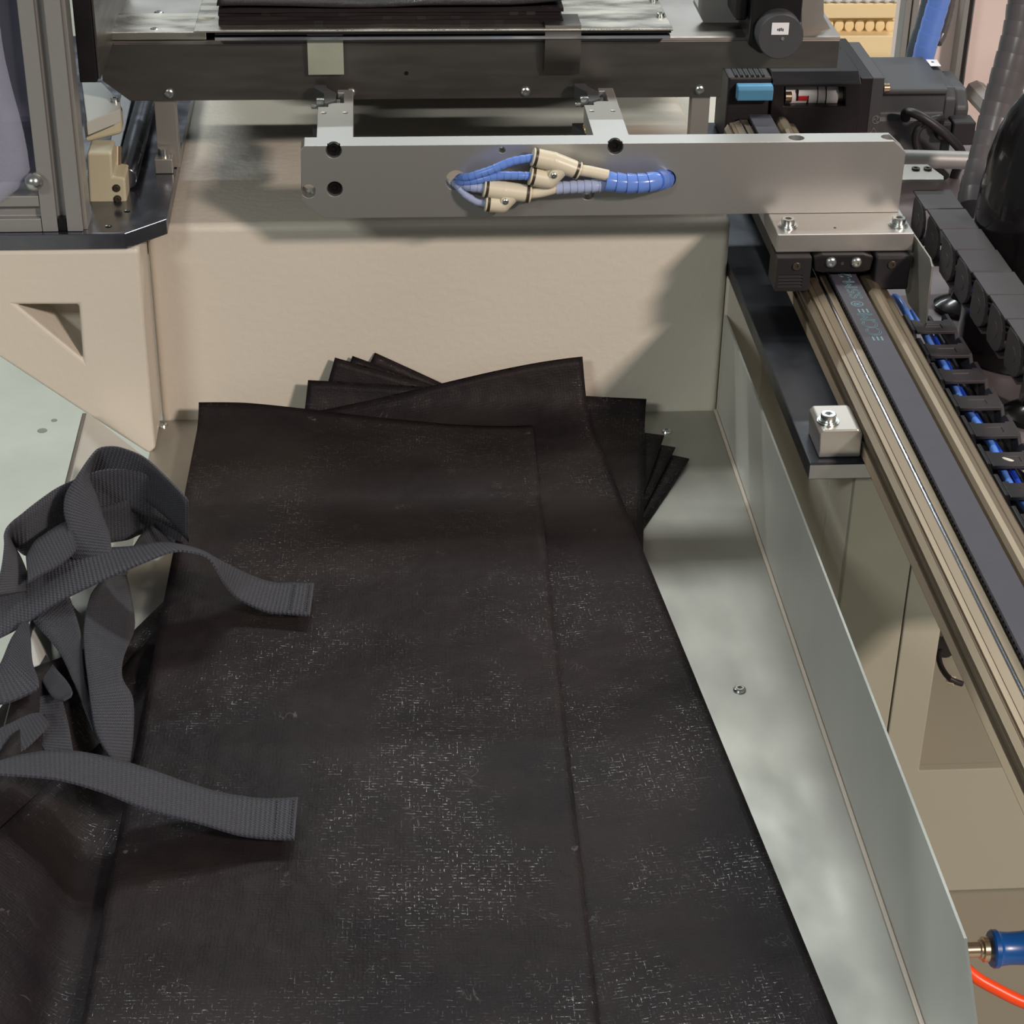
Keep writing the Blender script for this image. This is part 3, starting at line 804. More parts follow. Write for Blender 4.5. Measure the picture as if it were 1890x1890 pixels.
put_text('belt_print', '\u00ae', .0120, on_belt(.3475, 1.2560), 'print_teal', belt, None)

# ------------------------------------------------------------------ carriage on the rail
car = thing('rail_carriage', 'aluminium carriage with black end caps sliding on the belt rail under the arm', 'carriage', (.343, 1.36, .905))
MB().box(.2930, .3938, 1.3130, 1.4300, .9315, .9458).build('top_plate', 'arm_aluminium', car, False, .0008)
MB().box(.2955, .3915, 1.3180, 1.4280, .9155, .9313).build('body', 'black_metal', car, False, .001)
for px, py in ((1454, 417), (1658, 415)):
    p = gz(px, py, .946)
    MB().lathe((p.x, p.y, .9459), (0, 0, 1), [(.0072, 0), (.0072, .0010)], 24).build('washer', 'zinc_bolt', car, True)
    bolt('zinc', (p.x, p.y, .9469), (0, 0, 1), .0050, car)
p = gz(1541, 420, .946); MB().lathe((p.x, p.y, .9458), (0, 0, 1), [(.0010, 0), (.0010, .0002)], 12).build('pin_hole', 'black_bolt', car)
cut = MB()
for k in range(4): cut.box(.2950, .3120, 1.298, 1.3050, .9085 + k * .0026, .9096 + k * .0026)
c1 = MB().box(.2925, .3180, 1.3040, 1.3300, .9045, .9310).build('end_cap', 'black_plastic', car, False, .0018, 3, cuts=cut)
c2 = MB().box(.3655, .3915, 1.3040, 1.3300, .9045, .9310).build('end_cap', 'black_plastic', car, False, .0018, 3)
x, z = xz(1470, 491, 1.304); bolt('dark', (x, 1.3042, z), (0, -1, 0), .0030, c1, 'screw')
x, z = xz(1646, 488, 1.304); bolt('dark', (x, 1.3042, z), (0, -1, 0), .0030, c2, 'screw')
cp = MB().prism_y([(.3195, .9300), (.3210, .9195), (.3270, .9180), (.3570, .9180), (.3625, .9195), (.3640, .9300), (.3570, .9315), (.3265, .9315)], 1.3060, 1.3180).build('belt_clamp', 'black_metal', car, False, .0012, 3)
for px, r in ((1534, .0042), (1581, .0042)):
    x, z = xz(px, 485, 1.305); bolt('button', (x, 1.3060, z), (0, -1, 0), r, cp)
x, z = xz(1555, 487, 1.305); MB().cyl((x, 1.3062, z), (x, 1.3055, z), .0013).build('pin', 'collar_dark', cp)
sp_ = [(gx(px, py, .397).y, gx(px, py, .397).z) for px, py in ((1686, 438), (1718, 474), (1724, 484), (1724, 495), (1709, 604), (1676, 552), (1682, 500))]
sp_ = [(1.3300, .9400), (1.2760, .9418), (1.2690, .9385), (1.2655, .8960), (1.2680, .8915), (1.3150, .8890), (1.3300, .8960)]
MB().prism_x(sp_, .3962, .3975).build('side_shield', 'bare_aluminium', car, False, .0003)
MB().box(.3938, .3962, 1.3200, 1.3300, .9150, .9400).build('shield_tab', 'bare_aluminium', car)

# ------------------------------------------------------------------ base plate and cable chains
tag(MB().box(.392, .72, 1.00, 1.80, .830, .840).build('base_plate', 'mauve_steel', None, False, .0008), 'dark steel base plate under the cable chains', 'plate')
def chain_upper():
    c = thing('cable_chain', 'upper run of the black cable chain with closed covers, beside the arm end', 'cable chain', (.43, 1.2, .915), 'cable chain runs')
    xl0, xl1, w = .4130, .4205, .0295
    pitch = .0385; y = 1.395; z1, z0 = .9465, .9150
    while y > .60:
        ya, yb = y - pitch, y
        f = (1.395 - y) / .25; xl = xl0 + .0068 * min(f, 1.6)
        k = MB()
        k.box(xl, xl + w, ya + .0010, yb - .0002, z1 - .0020, z1)                 # cover
        link = k.build('cover', 'chain_plastic', c, False, .0006)
        for xs, sgn in ((xl - .0003, -1), (xl + w - .0022, 1)):
            prof = []
            for i in range(9):
                a = math.pi / 2 + math.pi * i / 8
                prof.append((ya + .0165 + .0160 * math.cos(a), (z1 + z0) / 2 + .0145 * math.sin(a)))
            prof += [(yb - .0085, z0 + .0015), (yb - .0060, z0 + .0060), (yb - .0060, z1 - .0060), (yb - .0085, z1 - .0022)]
            pl = MB().prism_x(prof, xs, xs + .0025)
            yc_ = ya + .0165; zc_ = (z1 + z0) / 2
            xo = xs if sgn < 0 else xs + .0025
            pl.cyl((xo - .0003, yc_, zc_), (xo + .0003, yc_, zc_), .0052, n=18)
            pl.build('side_link', 'chain_plastic', link, False, .0005)
        MB().box(xl + .001, xl + w - .001, ya + .0040, yb - .0080, z0, z0 + .0018).build('lower_bar', 'chain_plastic', link)
        y -= pitch
chain_upper()
def chain_lower():
    c = thing('cable_chain', 'lower open run of the black cable chain showing blue cables between its bars', 'cable chain', (.42, 1.2, .842), 'cable chain runs')
    xl, w, pitch = .4010, .0335, .0408; z1, z0 = .8700, .8420; y = 1.345
    while y > .62:
        ya, yb = y - pitch, y
        k = MB()
        bar = [(xl + .0022, ya + .0010), (xl + w - .0022, ya + .0010), (xl + w - .0022, ya + .0215), (xl + w - .0065, ya + .0215), (xl + w - .0065, ya + .0195), (xl + .0065, ya + .0195), (xl + .0065, ya + .0215), (xl + .0022, ya + .0215)]
        cut = MB().box(xl + .0105, xl + w - .0105, ya + .0065, ya + .0135, z1 - .0008, z1 + .002)
        link = k.prism_z(bar, z1 - .0025, z1).build('crossbar', 'chain_plastic', c, False, .0004, cuts=cut)
        for xs in (xl - .0005, xl + w - .0025):
            prof = [(ya - .0020, z0 + .0040), (ya + .0060, z0 + .0005), (yb - .0080, z0 + .0005), (yb - .0030, z0 + .0050), (yb - .0030, z1 - .0045), (yb - .0090, z1 - .0004), (ya + .0050, z1 - .0004), (ya - .0020, z1 - .0060)]
            MB().prism_x(prof, xs, xs + .0030).build('side_link', 'chain_plastic', link, False, .0006)
        MB().box(xl + .002, xl + w - .002, ya + .004, ya + .018, z0, z0 + .0018).build('lower_bar', 'chain_plastic', link)
        y -= pitch
chain_lower()
def in_chain(label, xs, m, r, z=.8545, y0=.62, y1=1.36, name='cable'):
    pts = [(x + .0012 * math.sin(i * 1.9 + xs[0] * 900), y1 + (y0 - y1) * i / 12, z + .0012 * math.sin(i * 1.3 + x * 500)) for i, x in enumerate(np.interp(np.linspace(0, 1, 13), np.linspace(0, 1, len(xs)), xs))]
    tag(MB().tube(smooth_path(pts, 60), r, 10).build(name, m, None, True), label, 'cable', 'cables inside the lower chain')
in_chain('bright blue air hose inside the lower chain, nearest the rail', [.4135, .4130, .4140, .4150], 'tube_blue', .0028, .8615, .98)
in_chain('dark blue cable next to the bright blue hose inside the lower chain', [.4190, .4180, .4190], 'tube_deep_blue', .0020, .860)
in_chain('thin black cable in the middle of the lower chain', [.4225, .4230, .4220], 'cable_black', .0022, .857)
in_chain('second black cable in the lower chain, on the far side', [.4268, .4262, .4268], 'cable_black', .0024, .855)
tag(MB().tube(smooth_path([gz(1838, 846, .866), gz(1852, 848, .868), gz(1868, 853, .868), gz(1888, 866, .862), gz(1905, 880, .856)], 30), .0016, 10).build('cable', 'white_wire', None, True), 'white wire curling out between two chain bars at the right edge', 'cable')
_p = gz(1655, 545, .862)
tag(MB().tube(smooth_path([(.405, 1.395, .850), (.4035, 1.375, .866), (.404, 1.350, .868), (.4075, 1.330, .862)], 20), .0030, 10).build('cable', 'tube_blue', None, True), 'blue hose bending into the far end of the lower chain', 'cable')
# levelling feet on the base plate
def foot(px, py, lab):
    p = gz(px, py, .840)
    f = thing('levelling_foot', lab, 'foot', (p.x, p.y, .840), 'black round feet on the base plate')
    MB().lathe((p.x, p.y, .8402), (0, 0, 1), [(.0215, 0), (.0215, .004), (.017, .007), (.009, .010), (.007, .016)], 32).build('foot_disc', 'black_gloss', f, True)
    MB().cyl((p.x - .004, p.y + .010, .8475), (p.x - .004, p.y + .010, .874), .0042).build('spindle', 'zinc_bolt', f, True, .0006)
    MB().cyl((p.x + .011, p.y - .006, .8450), (p.x + .011, p.y - .006, .8530), .0042, .003).build('brass_nut', 'brass', f, True, .0006)
foot(1772, 570, 'black round foot with a bright spindle half hidden behind the upper chain')
foot(1905, 770, 'black round foot cut off by the right edge of the photo')
# bracket joining chain to arm
br = thing('chain_bracket', 'small aluminium bracket with two screws at the far end of the upper chain', 'bracket', gz(1705, 318, .954))
q = [gz(px, py, .954) for px, py in ((1640, 303), (1712, 303), (1742, 325), (1742, 331), (1640, 331))]
MB().prism_z([(v.x, v.y) for v in q], .9510, .9540).build('plate', 'bare_aluminium', br, False, .0004)
for px in (1690, 1712):
    p = gz(px, 313, .954); bolt('dark', (p.x, p.y, .954), (0, 0, 1), .0032, br, 'screw')

# ------------------------------------------------------------------ left steel plate and what stands on it
sp = thing('side_plate', 'thick polished steel plate with a cut corner on the left cream block', 'plate', (-.35, 1.55, .920))
holes = MB()
for px, py in ((235, 390), (200, 418), (243, 225)):
    p = gz(px, py, .932); holes.cyl((p.x, p.y, .925), (p.x, p.y, .94), .0022, n=16)
MB().prism_z([(-.75, 1.362), (-.181, 1.361), (-.153, 1.388), (-.1545, 1.84), (-.75, 1.84)], .920, .932).build('plate_body', 'plate_steel', sp, False, .0007, 2, cuts=holes)

PY = 1.366
gd = thing('guard_post', 'grey aluminium slotted post standing on the left steel plate', 'post', (-.226, PY + .015, .932))
x0, x1 = -.2412, -.2120
sl = [(x0, PY), (x0 + .0118, PY), (x0 + .0118, PY + .004), (x0 + .0085, PY + .004), (x0 + .0085, PY + .0085), (x1 - .0085, PY + .0085), (x1 - .0085, PY + .004), (x1 - .0100, PY + .004), (x1 - .0100, PY), (x1, PY), (x1, PY + .029), (x0, PY + .029)]
sl = [(x0, PY), (x0 + .0112, PY), (x0 + .0112, PY + .0075), (x1 - .0112, PY + .0075), (x1 - .0112, PY), (x1, PY), (x1, PY + .029), (x0, PY + .029)]
MB().prism_z(sl, .9322, 1.60).build('extrusion', 'post_aluminium', gd, False, .0005)
MB().box(x0 + .0118, x1 - .0118, PY + .001, PY + .0070, .9326, .9420).build('slot_nut', 'black_bolt', gd)
MB().box(x1 + .0002, x1 + .0030, PY + .004, PY + .026, .9322, 1.60).build('side_strip', 'bare_aluminium', gd)
gr = thing('guard_rail', 'grey aluminium slotted rail lying along the front edge of the left steel plate', 'rail', (-.45, PY + .015, .932))
rl = [(PY, .9322), (PY + .029, .9322), (PY + .029, .9600), (PY, .9600), (PY, .9520), (PY + .006, .9520), (PY + .006, .9425), (PY, .9425)]
MB().prism_x(rl, -.75, x0 - .0004).build('extrusion', 'post_aluminium', gr, False, .0005)
# transparent door sheet and its loose film, with what can be seen through them
dp = tag(MB().box(-.75, x0 - .0004, PY + .010, PY + .013, .9604, 1.60).build('door_pane', 'acrylic'), 'clear acrylic guard pane left of the slotted post', 'pane')
fm = bmesh.new(); nu, nv = 30, 50
def film_pt(u, v):
    z = .948 + .64 * v
    edge = -.2455 - .0045 * math.sin(v * 5 + .5) - .050 * max(0, .050 - v) / .050 + .004 * math.sin(v * 23)
    x = -.70 + (edge + .70) * u
    z -= .022 * math.sin(u * 3.1) * (1 - v) + .020 * max(0, u - .80) / .2 * max(0, .12 - v) * 4
    y = PY - .0005 - .0025 * (mnoise.noise(Vector((u * 9, v * 14, 1))) * .8 + mnoise.noise(Vector((u * 22, v * 30 + u * 9, 4))) * .5) - .002
    return (x, y, z)
g = [[fm.verts.new(film_pt(i / nu, j / nv)) for i in range(nu + 1)] for j in range(nv + 1)]
for j in range(nv):
    for i in range(nu): fm.faces.new((g[j][i], g[j][i + 1], g[j + 1][i + 1], g[j + 1][i])).smooth = True
mb = MB(); mb.bm = fm
fo = mb.build('plastic_film', 'film', None, True); so = fo.modifiers.new('thick', 'SOLIDIFY'); so.thickness = .0001
tag(fo, 'crumpled clear plastic film hanging loosely over the guard pane', 'film')
p = gy(66, 326, PY + .004)
kn = thing('door_knob', 'small chrome ball knob beside the lower corner of the plastic film', 'knob', (p.x, p.y, p.z - .008))
MB().cyl((p.x, PY + .0096, p.z), (p.x, PY - .002, p.z), .0035).build('stem', 'zinc_bolt', kn, True)
MB().sphere((p.x, PY - .006, p.z), .0068).build('ball', 'zinc_bolt', kn, True)
tag(MB().box(-.75, -.262, 1.60, 1.63, .9324, 1.60).build('violet_cabinet', 'guard_panel', None, False, .002), 'grey violet machine panel seen through the guard pane', 'panel')

# black bracket column behind the post
bk = thing('bracket_column', 'black steel bracket column hanging beside the slotted post at the top left', 'bracket', (-.202, 1.5, 1.033))
MB().box(-.2086, -.1962, 1.4000, 1.62, 1.0333, 1.60).build('column', 'black_metal', bk, False, .0006)
MB().box(-.1960, -.1942, 1.4040, 1.62, 1.0345, 1.60).build('side_skin', 'beam_steel', bk, False, .0003)
MB().box(-.1942, -.1900, 1.52, 1.62, 1.092, 1.60).build('upper_step', 'black_metal', bk, False, .0003)
# cream hinge pieces and grey slab behind the post
def wz(px, py, y): return xz(px, py, y)
hb = thing('sensor_block', 'cream plastic connector block with two screws behind the slotted post', 'connector', (-.2, 1.44, .932))
MB().prism_y([wz(160, 283, 1.425), wz(205, 283, 1.425), wz(208, 326, 1.425), wz(231, 329, 1.425), wz(234, 378, 1.425), wz(165, 380, 1.425)], 1.425, 1.455).build('block_body', 'connector_cream', hb, False, .0018, 3)
for px, py in ((215, 347), (217, 367)):
    x, z = wz(px, py, 1.425); MB().cyl((x, 1.4252, z), (x, 1.4243, z), .0030).build('washer', 'collar_dark', hb, True); bolt('dark', (x, 1.4245, z), (0, -1, 0), .0022, hb, 'screw')
x, z = wz(210, 285, 1.44); MB().cyl((x, 1.458, z), (x - .001, 1.452, z - .017), .0042).build('contact_pin', 'nickel', hb, True)
hs = thing('hinge_connector', 'pale grey slab on a cream plastic head, tilted behind the slotted post', 'connector', gz(200, 230, .962))
qs = [gz(150, 150, .985), gz(188, 152, .985), gz(222, 186, .985), gz(222, 201, .985), gz(160, 226, .985)]
MB().prism_z([(v.x, v.y) for v in qs], .9745, .985).build('slab', 'slab_grey', hs, False, .0006)
qs = [gz(155, 232, .974), gz(224, 215, .974), gz(226, 195, .974), gz(160, 165, .974)]
MB().prism_z([(v.x, v.y) for v in qs], .9595, .9742).build('head', 'connector_cream', hs, False, .003, 3)
p = gz(212, 187, .985); bolt('zinc', (p.x, p.y, .9848), (0, 0, 1), .0032, hs, 'screw')
x, z = wz(182, 266, 1.44); MB().cyl((x, 1.452, .9580), (x, 1.452, .9500), .0055).build('hinge_pin', 'nickel', hs, True)
gdr = thing('support_shaft', 'dark polished shaft lying on the left steel plate behind the cream connector', 'shaft', (-.19, 1.65, .932))
a = gz(232, 330, .941); b = gz(276, 160, .941)
MB().cyl(a, b, .0088, n=28).build('shaft', 'plate_steel', gdr, True, .0008)
MB().prism_z([(a.x - .018, a.y - .004), (a.x - .008, a.y - .004), (b.x - .012, b.y), (b.x - .022, b.y)], .9322, .944).build('support_bar', 'edge_steel', gdr, False, .0008)
p = gz(224, 287, .944); bolt('dark', (p.x, p.y, .9442), (0, 0, 1), .0040, gdr, 'screw')

# ------------------------------------------------------------------ cross beam, legs, table
YB = 1.490
bm_ = thing('cross_beam', 'long folded steel beam with cut lower corner spanning the top of the photo', 'beam', (.08, 1.52, .986))
def bz(px, py): return xz(px, py, YB)
zb1 = bz(330, 186)[1]; zt1 = bz(800, 78)[1]; xL = bz(187, 120)[0]; xR = bz(1548, 100)[0]
out = [(xL, zt1), (xL, bz(187, 150)[1]), (bz(240, 183)[0], zb1), (bz(1331, 180)[0], zb1), (bz(1331, 180)[0], bz(1333, 127)[1]), (xR, bz(1333, 127)[1]), (xR, zt1)]
MB().prism_y(out, YB, YB + .003).build('front_web', 'beam_steel', bm_, False, .0005)
fr = [(YB, zt1 + .0002), (YB + .0006, zt1 + .0022), (YB + .003, zt1 + .0032), (YB + .200, zt1 + .0032), (YB + .200, zt1 + .0005), (YB + .003, zt1 + .0002)]
MB().prism_x(fr, xL, xR).build('top_flange', 'beam_steel', bm_, True)
for px, py in ((312, 172), (970, 169), (1291, 166)):
    x, z = bz(px, py); bolt('button', (x, YB, z), (0, -1, 0), .0040, bm_)
x, z = bz(648, 171); bolt('button', (x, YB, z), (0, -1, 0), .0036, bm_)
x, z = bz(750, 135); MB().cyl((x, YB + .0005, z), (x, YB - .0004, z), .0016).build('pin_hole', 'black_bolt', bm_)
lg = MB().prism_y([bz(283, 184), bz(322, 184), (bz(322, 184)[0] + .0005, .9325), (bz(283, 184)[0] - .0005, .9325)], YB + .0035, YB + .016).build('leg', 'bare_aluminium', bm_, False, .0006)
x0_, x1_ = xz(286, 310, 1.481)[0], xz(319, 310, 1.481)[0]
MB().box(x0_, x1_, 1.4810, YB + .003, .9322, .9440).build('leg_foot', 'bare_aluminium', lg, False, .0006)
MB().cyl(((x0_ + x1_) / 2, 1.488, .944), ((x0_ + x1_) / 2, 1.488, .951), .0042).build('bolt', 'zinc_bolt', lg, True)
MB().box(bz(1277, 200)[0], bz(1311, 200)[0], YB + .0035, YB + .016, .9172, zb1 + .01).build('leg', 'bare_aluminium', bm_, False, .0006)
zf = zt1 + .0034
st = thing('screw_strip', 'flat ground steel strip with two countersunk screws at the left end of the beam', 'plate', (-.17, 1.54, zf))
a = gz(205, 60, zf + .006)
MB().box(a.x - .004, gz(380, 60, zf + .006).x, a.y, a.y + .050, zf, zf + .006).build('strip', 'table_steel', st, False, .0005)
for px, py in ((285, 53), (293, 22)):
    p = gz(px, py, zf + .006); bolt('button', (p.x, p.y, zf + .0045), (0, 0, 1), .0038, st, 'screw')
zt2 = zf + .0095
tb = thing('loading_table', 'thin bare steel loading plate carrying the black bags behind the beam', 'table', (.06, 1.6, zf))
a = gz(357, 57, zt2); b = gz(1241, 50, zt2)
MB().prism_z([(a.x, a.y), (b.x, a.y - .0006), (b.x - .004, a.y + .24), (a.x + .004, a.y + .24)], zt2 - .0015, zt2).build('table_sheet', 'table_steel', tb, False, .0003)
MB().box(gz(395, 60, zt2).x, b.x - .001, a.y + .002, a.y + .02, zf + .0055, zt2 - .0017).build('lower_rail', 'black_metal', tb, False, .0003)
MB().box(gz(395, 60, zt2).x, b.x - .002, a.y - .0015, a.y + .02, zf + .0022, zf + .0048).build('lower_sheet', 'bright_steel', tb, False, .0003)
MB().box(a.x + .02, b.x - .02, a.y + .03, a.y + .22, zf + .0002, zf + .0020).build('bearer', 'black_metal', tb)
for px, py in ((1219, 30), (1206, 0)):
    p = gz(px, py, zt2); bolt('zinc', (p.x, p.y, zt2), (0, 0, 1), .0030, tb, 'screw')
p = gz(382, 33, zt2); MB().box(p.x - .006, p.x + .006, p.y - .003, p.y + .002, zt2, zt2 + .0002).build('scuff', 'connector_cream', tb)
MB().box(-.128, .272, 1.735, 1.750, .9175, zf - .0002).build('added_light_blocker', 'black_metal', tb, False, .0008)  # added panel that keeps the rear lamps off the ledge
_a, _b = gy(876, 193, 1.70), gy(1084, 193, 1.70)
MB().box(_a.x, _b.x, 1.70, 1.72, gy(980, 200, 1.70).z, gy(980, 200, 1.70).z + .03).build('cross_bar', 'black_metal', tb, False, .001)
# black bags on the loading table
ya = gz(700, 50, zt2).y
def table_bag(label, x0, x1, y0, z0, th, seed, lift=0.0):
    nu, nv = 40, 16; bm = bmesh.new(); uvl = bm.loops.layers.uv.new('UVMap')
    def pt(u, v):
        x = x0 + (x1 - x0) * u; y = y0 + .26 * v
        y += .0025 * mnoise.noise(Vector((u * 5, v, seed)))
        z = z0 + max(0, .0020 * mnoise.noise(Vector((u * 6 + seed, v * 4, 2)))) * (1 if lift else .2) + lift * (max(0, u - .80) / .2) ** 2 * (1 - v) - lift * .55 * math.exp(-((u - .42) / .16) ** 2) * (1 - v) * .8
        return Vector((x, y, max(z, z0 - (.0045 if lift else 0))))
    top = [[bm.verts.new(pt(i / nu, j / nv) + Vector((0, 0, th))) for i in range(nu + 1)] for j in range(nv + 1)]
    bot = [[bm.verts.new(pt(i / nu, j / nv)) for i in range(nu + 1)] for j in range(nv + 1)]
    def q(vs, uvs):
        f = bm.faces.new(vs); f.smooth = True
        for l, w in zip(f.loops, uvs): l[uvl].uv = w
    U = lambda j, i: ((x1 - x0) * i / nu + seed, .26 * j / nv)
    for j in range(nv):
        for i in range(nu):
            idx = ((j, i), (j, i + 1), (j + 1, i + 1), (j + 1, i))
            q([top[a][b] for a, b in idx], [U(a, b) for a, b in idx]); idx = idx[::-1]
            q([bot[a][b] for a, b in idx], [U(a, b) for a, b in idx])
    rim = [(0, i) for i in range(nu)] + [(j, nu) for j in range(nv)] + [(nv, i) for i in range(nu, 0, -1)] + [(j, 0) for j in range(nv, 0, -1)]
    for k in range(len(rim)):
        a, b = rim[k], rim[(k + 1) % len(rim)]
        f = bm.faces.new((bot[a[0]][a[1]], bot[b[0]][b[1]], top[b[0]][b[1]], top[a[0]][a[1]]))
        for l in f.loops: l[uvl].uv = U(*a)
    mb = MB(); mb.bm.free(); mb.bm = bm
    return tag(mb.build('woven_bag', 'bag'), label, 'bag', 'black woven bags on the loading table')
xa = gz(403, 48, zt2).x; xb = gz(1048, 44, zt2).x
lay = ['lowest black woven bag of the stack on the loading table', 'second black woven bag from the bottom of the stack on the loading table', 'third black woven bag from the bottom of the stack on the loading table', 'black woven bag second from the top of the stack on the loading table']
for i, lab in enumerate(lay):
    table_bag(lab, xa + .0006 * (i % 2), xb - .0035 - .001 * (i % 3), ya + .0075 + .0006 * (i % 3), zt2 + .0002 + i * .0030, .0027, i + 11)
table_bag('glossy top bag of the stack on the loading table with a wavy front edge', xa - .0005, xb, ya + .0062, zt2 + .0002 + 4 * .0030 + .0028, .0009, 17.0, .0040)
# thin bent clips hanging over the beam
def clip(label, px0, px1, ptop, pbot, bow, m, lean=0.0, over=True):
    yt = ya - .004; z1 = zt2 - .0002
    xa_ = xz(px0, 100, YB - .003)[0]; xb_ = xz(px1, 100, YB - .003)[0]
    zl = xz(px0, pbot, YB - .003)[1]
    if not over: yt += .0020; z1 -= .0032
    prof = [(yt + .03, z1 + .0018), (yt, z1 + .0018)] if over else [(yt + .012, z1 + .0018), (yt, z1 + .0018)]
    n = 10
    for i in range(1, n + 1):
        t = i / n
        prof.append((yt + (YB - .0035 - yt) * min(1, t * 2.2) - bow * math.sin(math.pi * t), z1 + .0018 + (zl - z1 - .0018) * t ** 1.15))
    th = .0008; P3 = []
    for y, z in prof: P3.append((y, z))
    off = [(y - th * .9, z + th * .5) for y, z in prof]
    mb = MB(); bm = mb.bm
    L_ = [[bm.verts.new((x + lean * (z1 - z), y, z)) for y, z in P3] for x in (xa_, xb_)]
    O_ = [[bm.verts.new((x + lean * (z1 - z), y, z)) for y, z in off] for x in (xa_, xb_)]
    k = len(prof)
    for i in range(k - 1):
        bm.faces.new((L_[0][i], L_[0][i + 1], L_[1][i + 1], L_[1][i])); bm.faces.new((O_[0][i], O_[1][i], O_[1][i + 1], O_[0][i + 1]))
        bm.faces.new((L_[0][i], O_[0][i], O_[0][i + 1], L_[0][i + 1])); bm.faces.new((L_[1][i], L_[1][i + 1], O_[1][i + 1], O_[1][i]))
    for i in (0, k - 1): bm.faces.new((L_[0][i], L_[1][i], O_[1][i], O_[0][i]))
    return tag(mb.build('bent_clip', m, None, True), label, 'clip', 'bent spring clips over the beam edge')
clip('pale bent metal clip over the beam at the left, above the left gripper', 568, 634, 58, 138, .0012, 'clip_steel', over=False)
c2 = clip('dark bent metal clip over the beam at the right, above the right gripper', 1004, 1070, 45, 136, .0050, 'beam_steel')

# ------------------------------------------------------------------ motors and drive unit at the right
sm = thing('stepper_motor', 'black motor with a round dark end cap and white label hanging over the beam', 'motor', gy(1430, 110, 1.50))
cx, cz = xz(1441, 68, 1.462)
MB().cyl((cx, 1.462, cz), (cx, 1.478, cz), .0177, n=48).build('end_cap', 'motor_grey', sm, True, .0008)
MB().prism_y([(cx - .021, cz - .012), (cx - .012, cz - .0185), (cx + .012, cz - .0185), (cx + .0185, cz - .010), (cx + .0185, cz + .05), (cx - .021, cz + .05)], 1.4782, 1.60).build('motor_body', 'black_metal', sm, False, .002, 3)
MB().box(cx - .031, cx - .0215, 1.4900, 1.60, cz + .004, cz + .06).build('side_housing', 'black_metal', sm, False, .002)
lx, lz = xz(1440, 53, 1.4615); MB().box(lx - .0066, lx + .0066, 1.4612, 1.4619, lz - .0046, lz + .0046).build('label_sticker', 'label_white', sm)
mk = MB()
for k in range(4): mk.box(lx - .0022 + k * .0013, lx - .0013 + k * .0013, 1.4610, 1.4612, lz - .0016 - .0003 * (k % 2), lz + .0002 + .0003 * (k % 3))
mk.build('label_print', 'label_ink', sm)
x, z = xz(1444, 71, 1.462); MB().cyl((x, 1.4622, z), (x, 1.4612, z), .0014).build('screw', 'zinc_bolt', sm, True)
mbk = thing('motor_bracket', 'grey folded motor bracket left of the black motor on the beam', 'bracket', gy(1325, 52, 1.53))
MB().prism_y([xz(1290, -40, 1.53), xz(1288, 20, 1.53), xz(1302, 50, 1.53), xz(1364, 52, 1.53), xz(1366, -40, 1.53)], 1.527, 1.530).build('bracket_sheet', 'post_aluminium', mbk, False, .0006)
MB().box(xz(1298, 50, 1.53)[0], xz(1364, 50, 1.53)[0], 1.5302, 1.585, zf + .0001, zf + .002).build('base_flange', 'post_aluminium', mbk)
mbr = thing('motor_bracket', 'beige grey bracket sheet right of the black motor at the beam end', 'bracket', gy(1510, 70, 1.512))
MB().prism_y([xz(1478, -60, 1.512), xz(1478, 74, 1.512), xz(1546, 74, 1.512), xz(1520, 30, 1.512), xz(1518, -60, 1.512)], 1.510, 1.512).build('bracket_sheet', 'bare_aluminium', mbr, False, .0004)

dr = thing('drive_unit', 'black belt drive housing with a window onto a white coupling at the rail end', 'drive', gy(1500, 240, 1.72))
YD = 1.670
hx0, hz1 = xz(1428, 140, YD); hx1 = xz(1592, 140, YD)[0]
wn_ = MB().prism_y([xz(1447, 160, YD), xz(1560, 160, YD), xz(1560, 196, YD), xz(1447, 196, YD)], YD - .01, YD + .045)
MB().prism_x([(YD, .8405), (YD, hz1 - .008), (YD + .012, hz1), (YD + .075, hz1), (YD + .075, .8405)], hx0, hx1).build('housing', 'black_metal', dr, False, .0015, 3, cuts=wn_)
px0, px1 = xz(1447, 178, YD + .016)[0], xz(1543, 178, YD + .016)[0]; zc = xz(1447, 176, YD + .016)[1]
cpl = MB().cyl((px0, YD + .018, zc), (px1, YD + .018, zc), .0105, n=32).build('coupling', 'coupling_white', dr, True)
MB().cyl((px1 - .0115, YD + .018, zc), (px1 - .0105, YD + .018, zc), .0107, n=32).build('groove', 'black_bolt', cpl, True)
MB().cyl((px1 - .0190, YD + .018, zc), (px1 - .0182, YD + .018, zc), .0107, n=32).build('groove', 'black_bolt', cpl, True)
MB().box(px0 + .011, px0 + .0195, YD + .0068, YD + .010, zc - .0020, zc + .0022).build('red_insert', 'coupling_red', cpl, False, .0004)
MB().box(px0 + .0195, px0 + .0206, YD + .0072, YD + .010, zc - .0080, zc + .0022).build('groove', 'black_bolt', cpl)
MB().box(px0 + .0095, px0 + .011, YD + .0070, YD + .010, zc - .0020, zc + .0075).build('groove', 'black_bolt', cpl)
MB().cyl((px0 - .001, YD + .009, zc + .001), (px0 + .0050, YD + .009, zc + .001), .0050).build('screw', 'nickel', cpl, True, .0004)
MB().cyl((px1 + .0002, YD + .018, zc), (px1 + .010, YD + .018, zc), .0085).build('motor_shaft', 'bare_aluminium', dr, True)
en = MB().box(xz(1338, 200, 1.68)[0], hx0 - .0004, 1.6735, 1.730, .8810, xz(1345, 138, 1.68)[1]).build('end_block', 'black_plastic', dr, False, .002)
rk = MB()
for i in range(6):
    x = xz(1345, 140, 1.68)[0] + .006 + i * .0048; z = xz(1345, 138, 1.68)[1]; rk.cyl((x, 1.675, z), (x, 1.728, z), .0016, n=8)
rk.build('rack_ribs', 'black_plastic', en)
q0, q1 = xz(1361, 180, 1.662), xz(1427, 180, 1.662); zt_, zb_ = xz(1390, 160, 1.662)[1], xz(1390, 187, 1.662)[1]
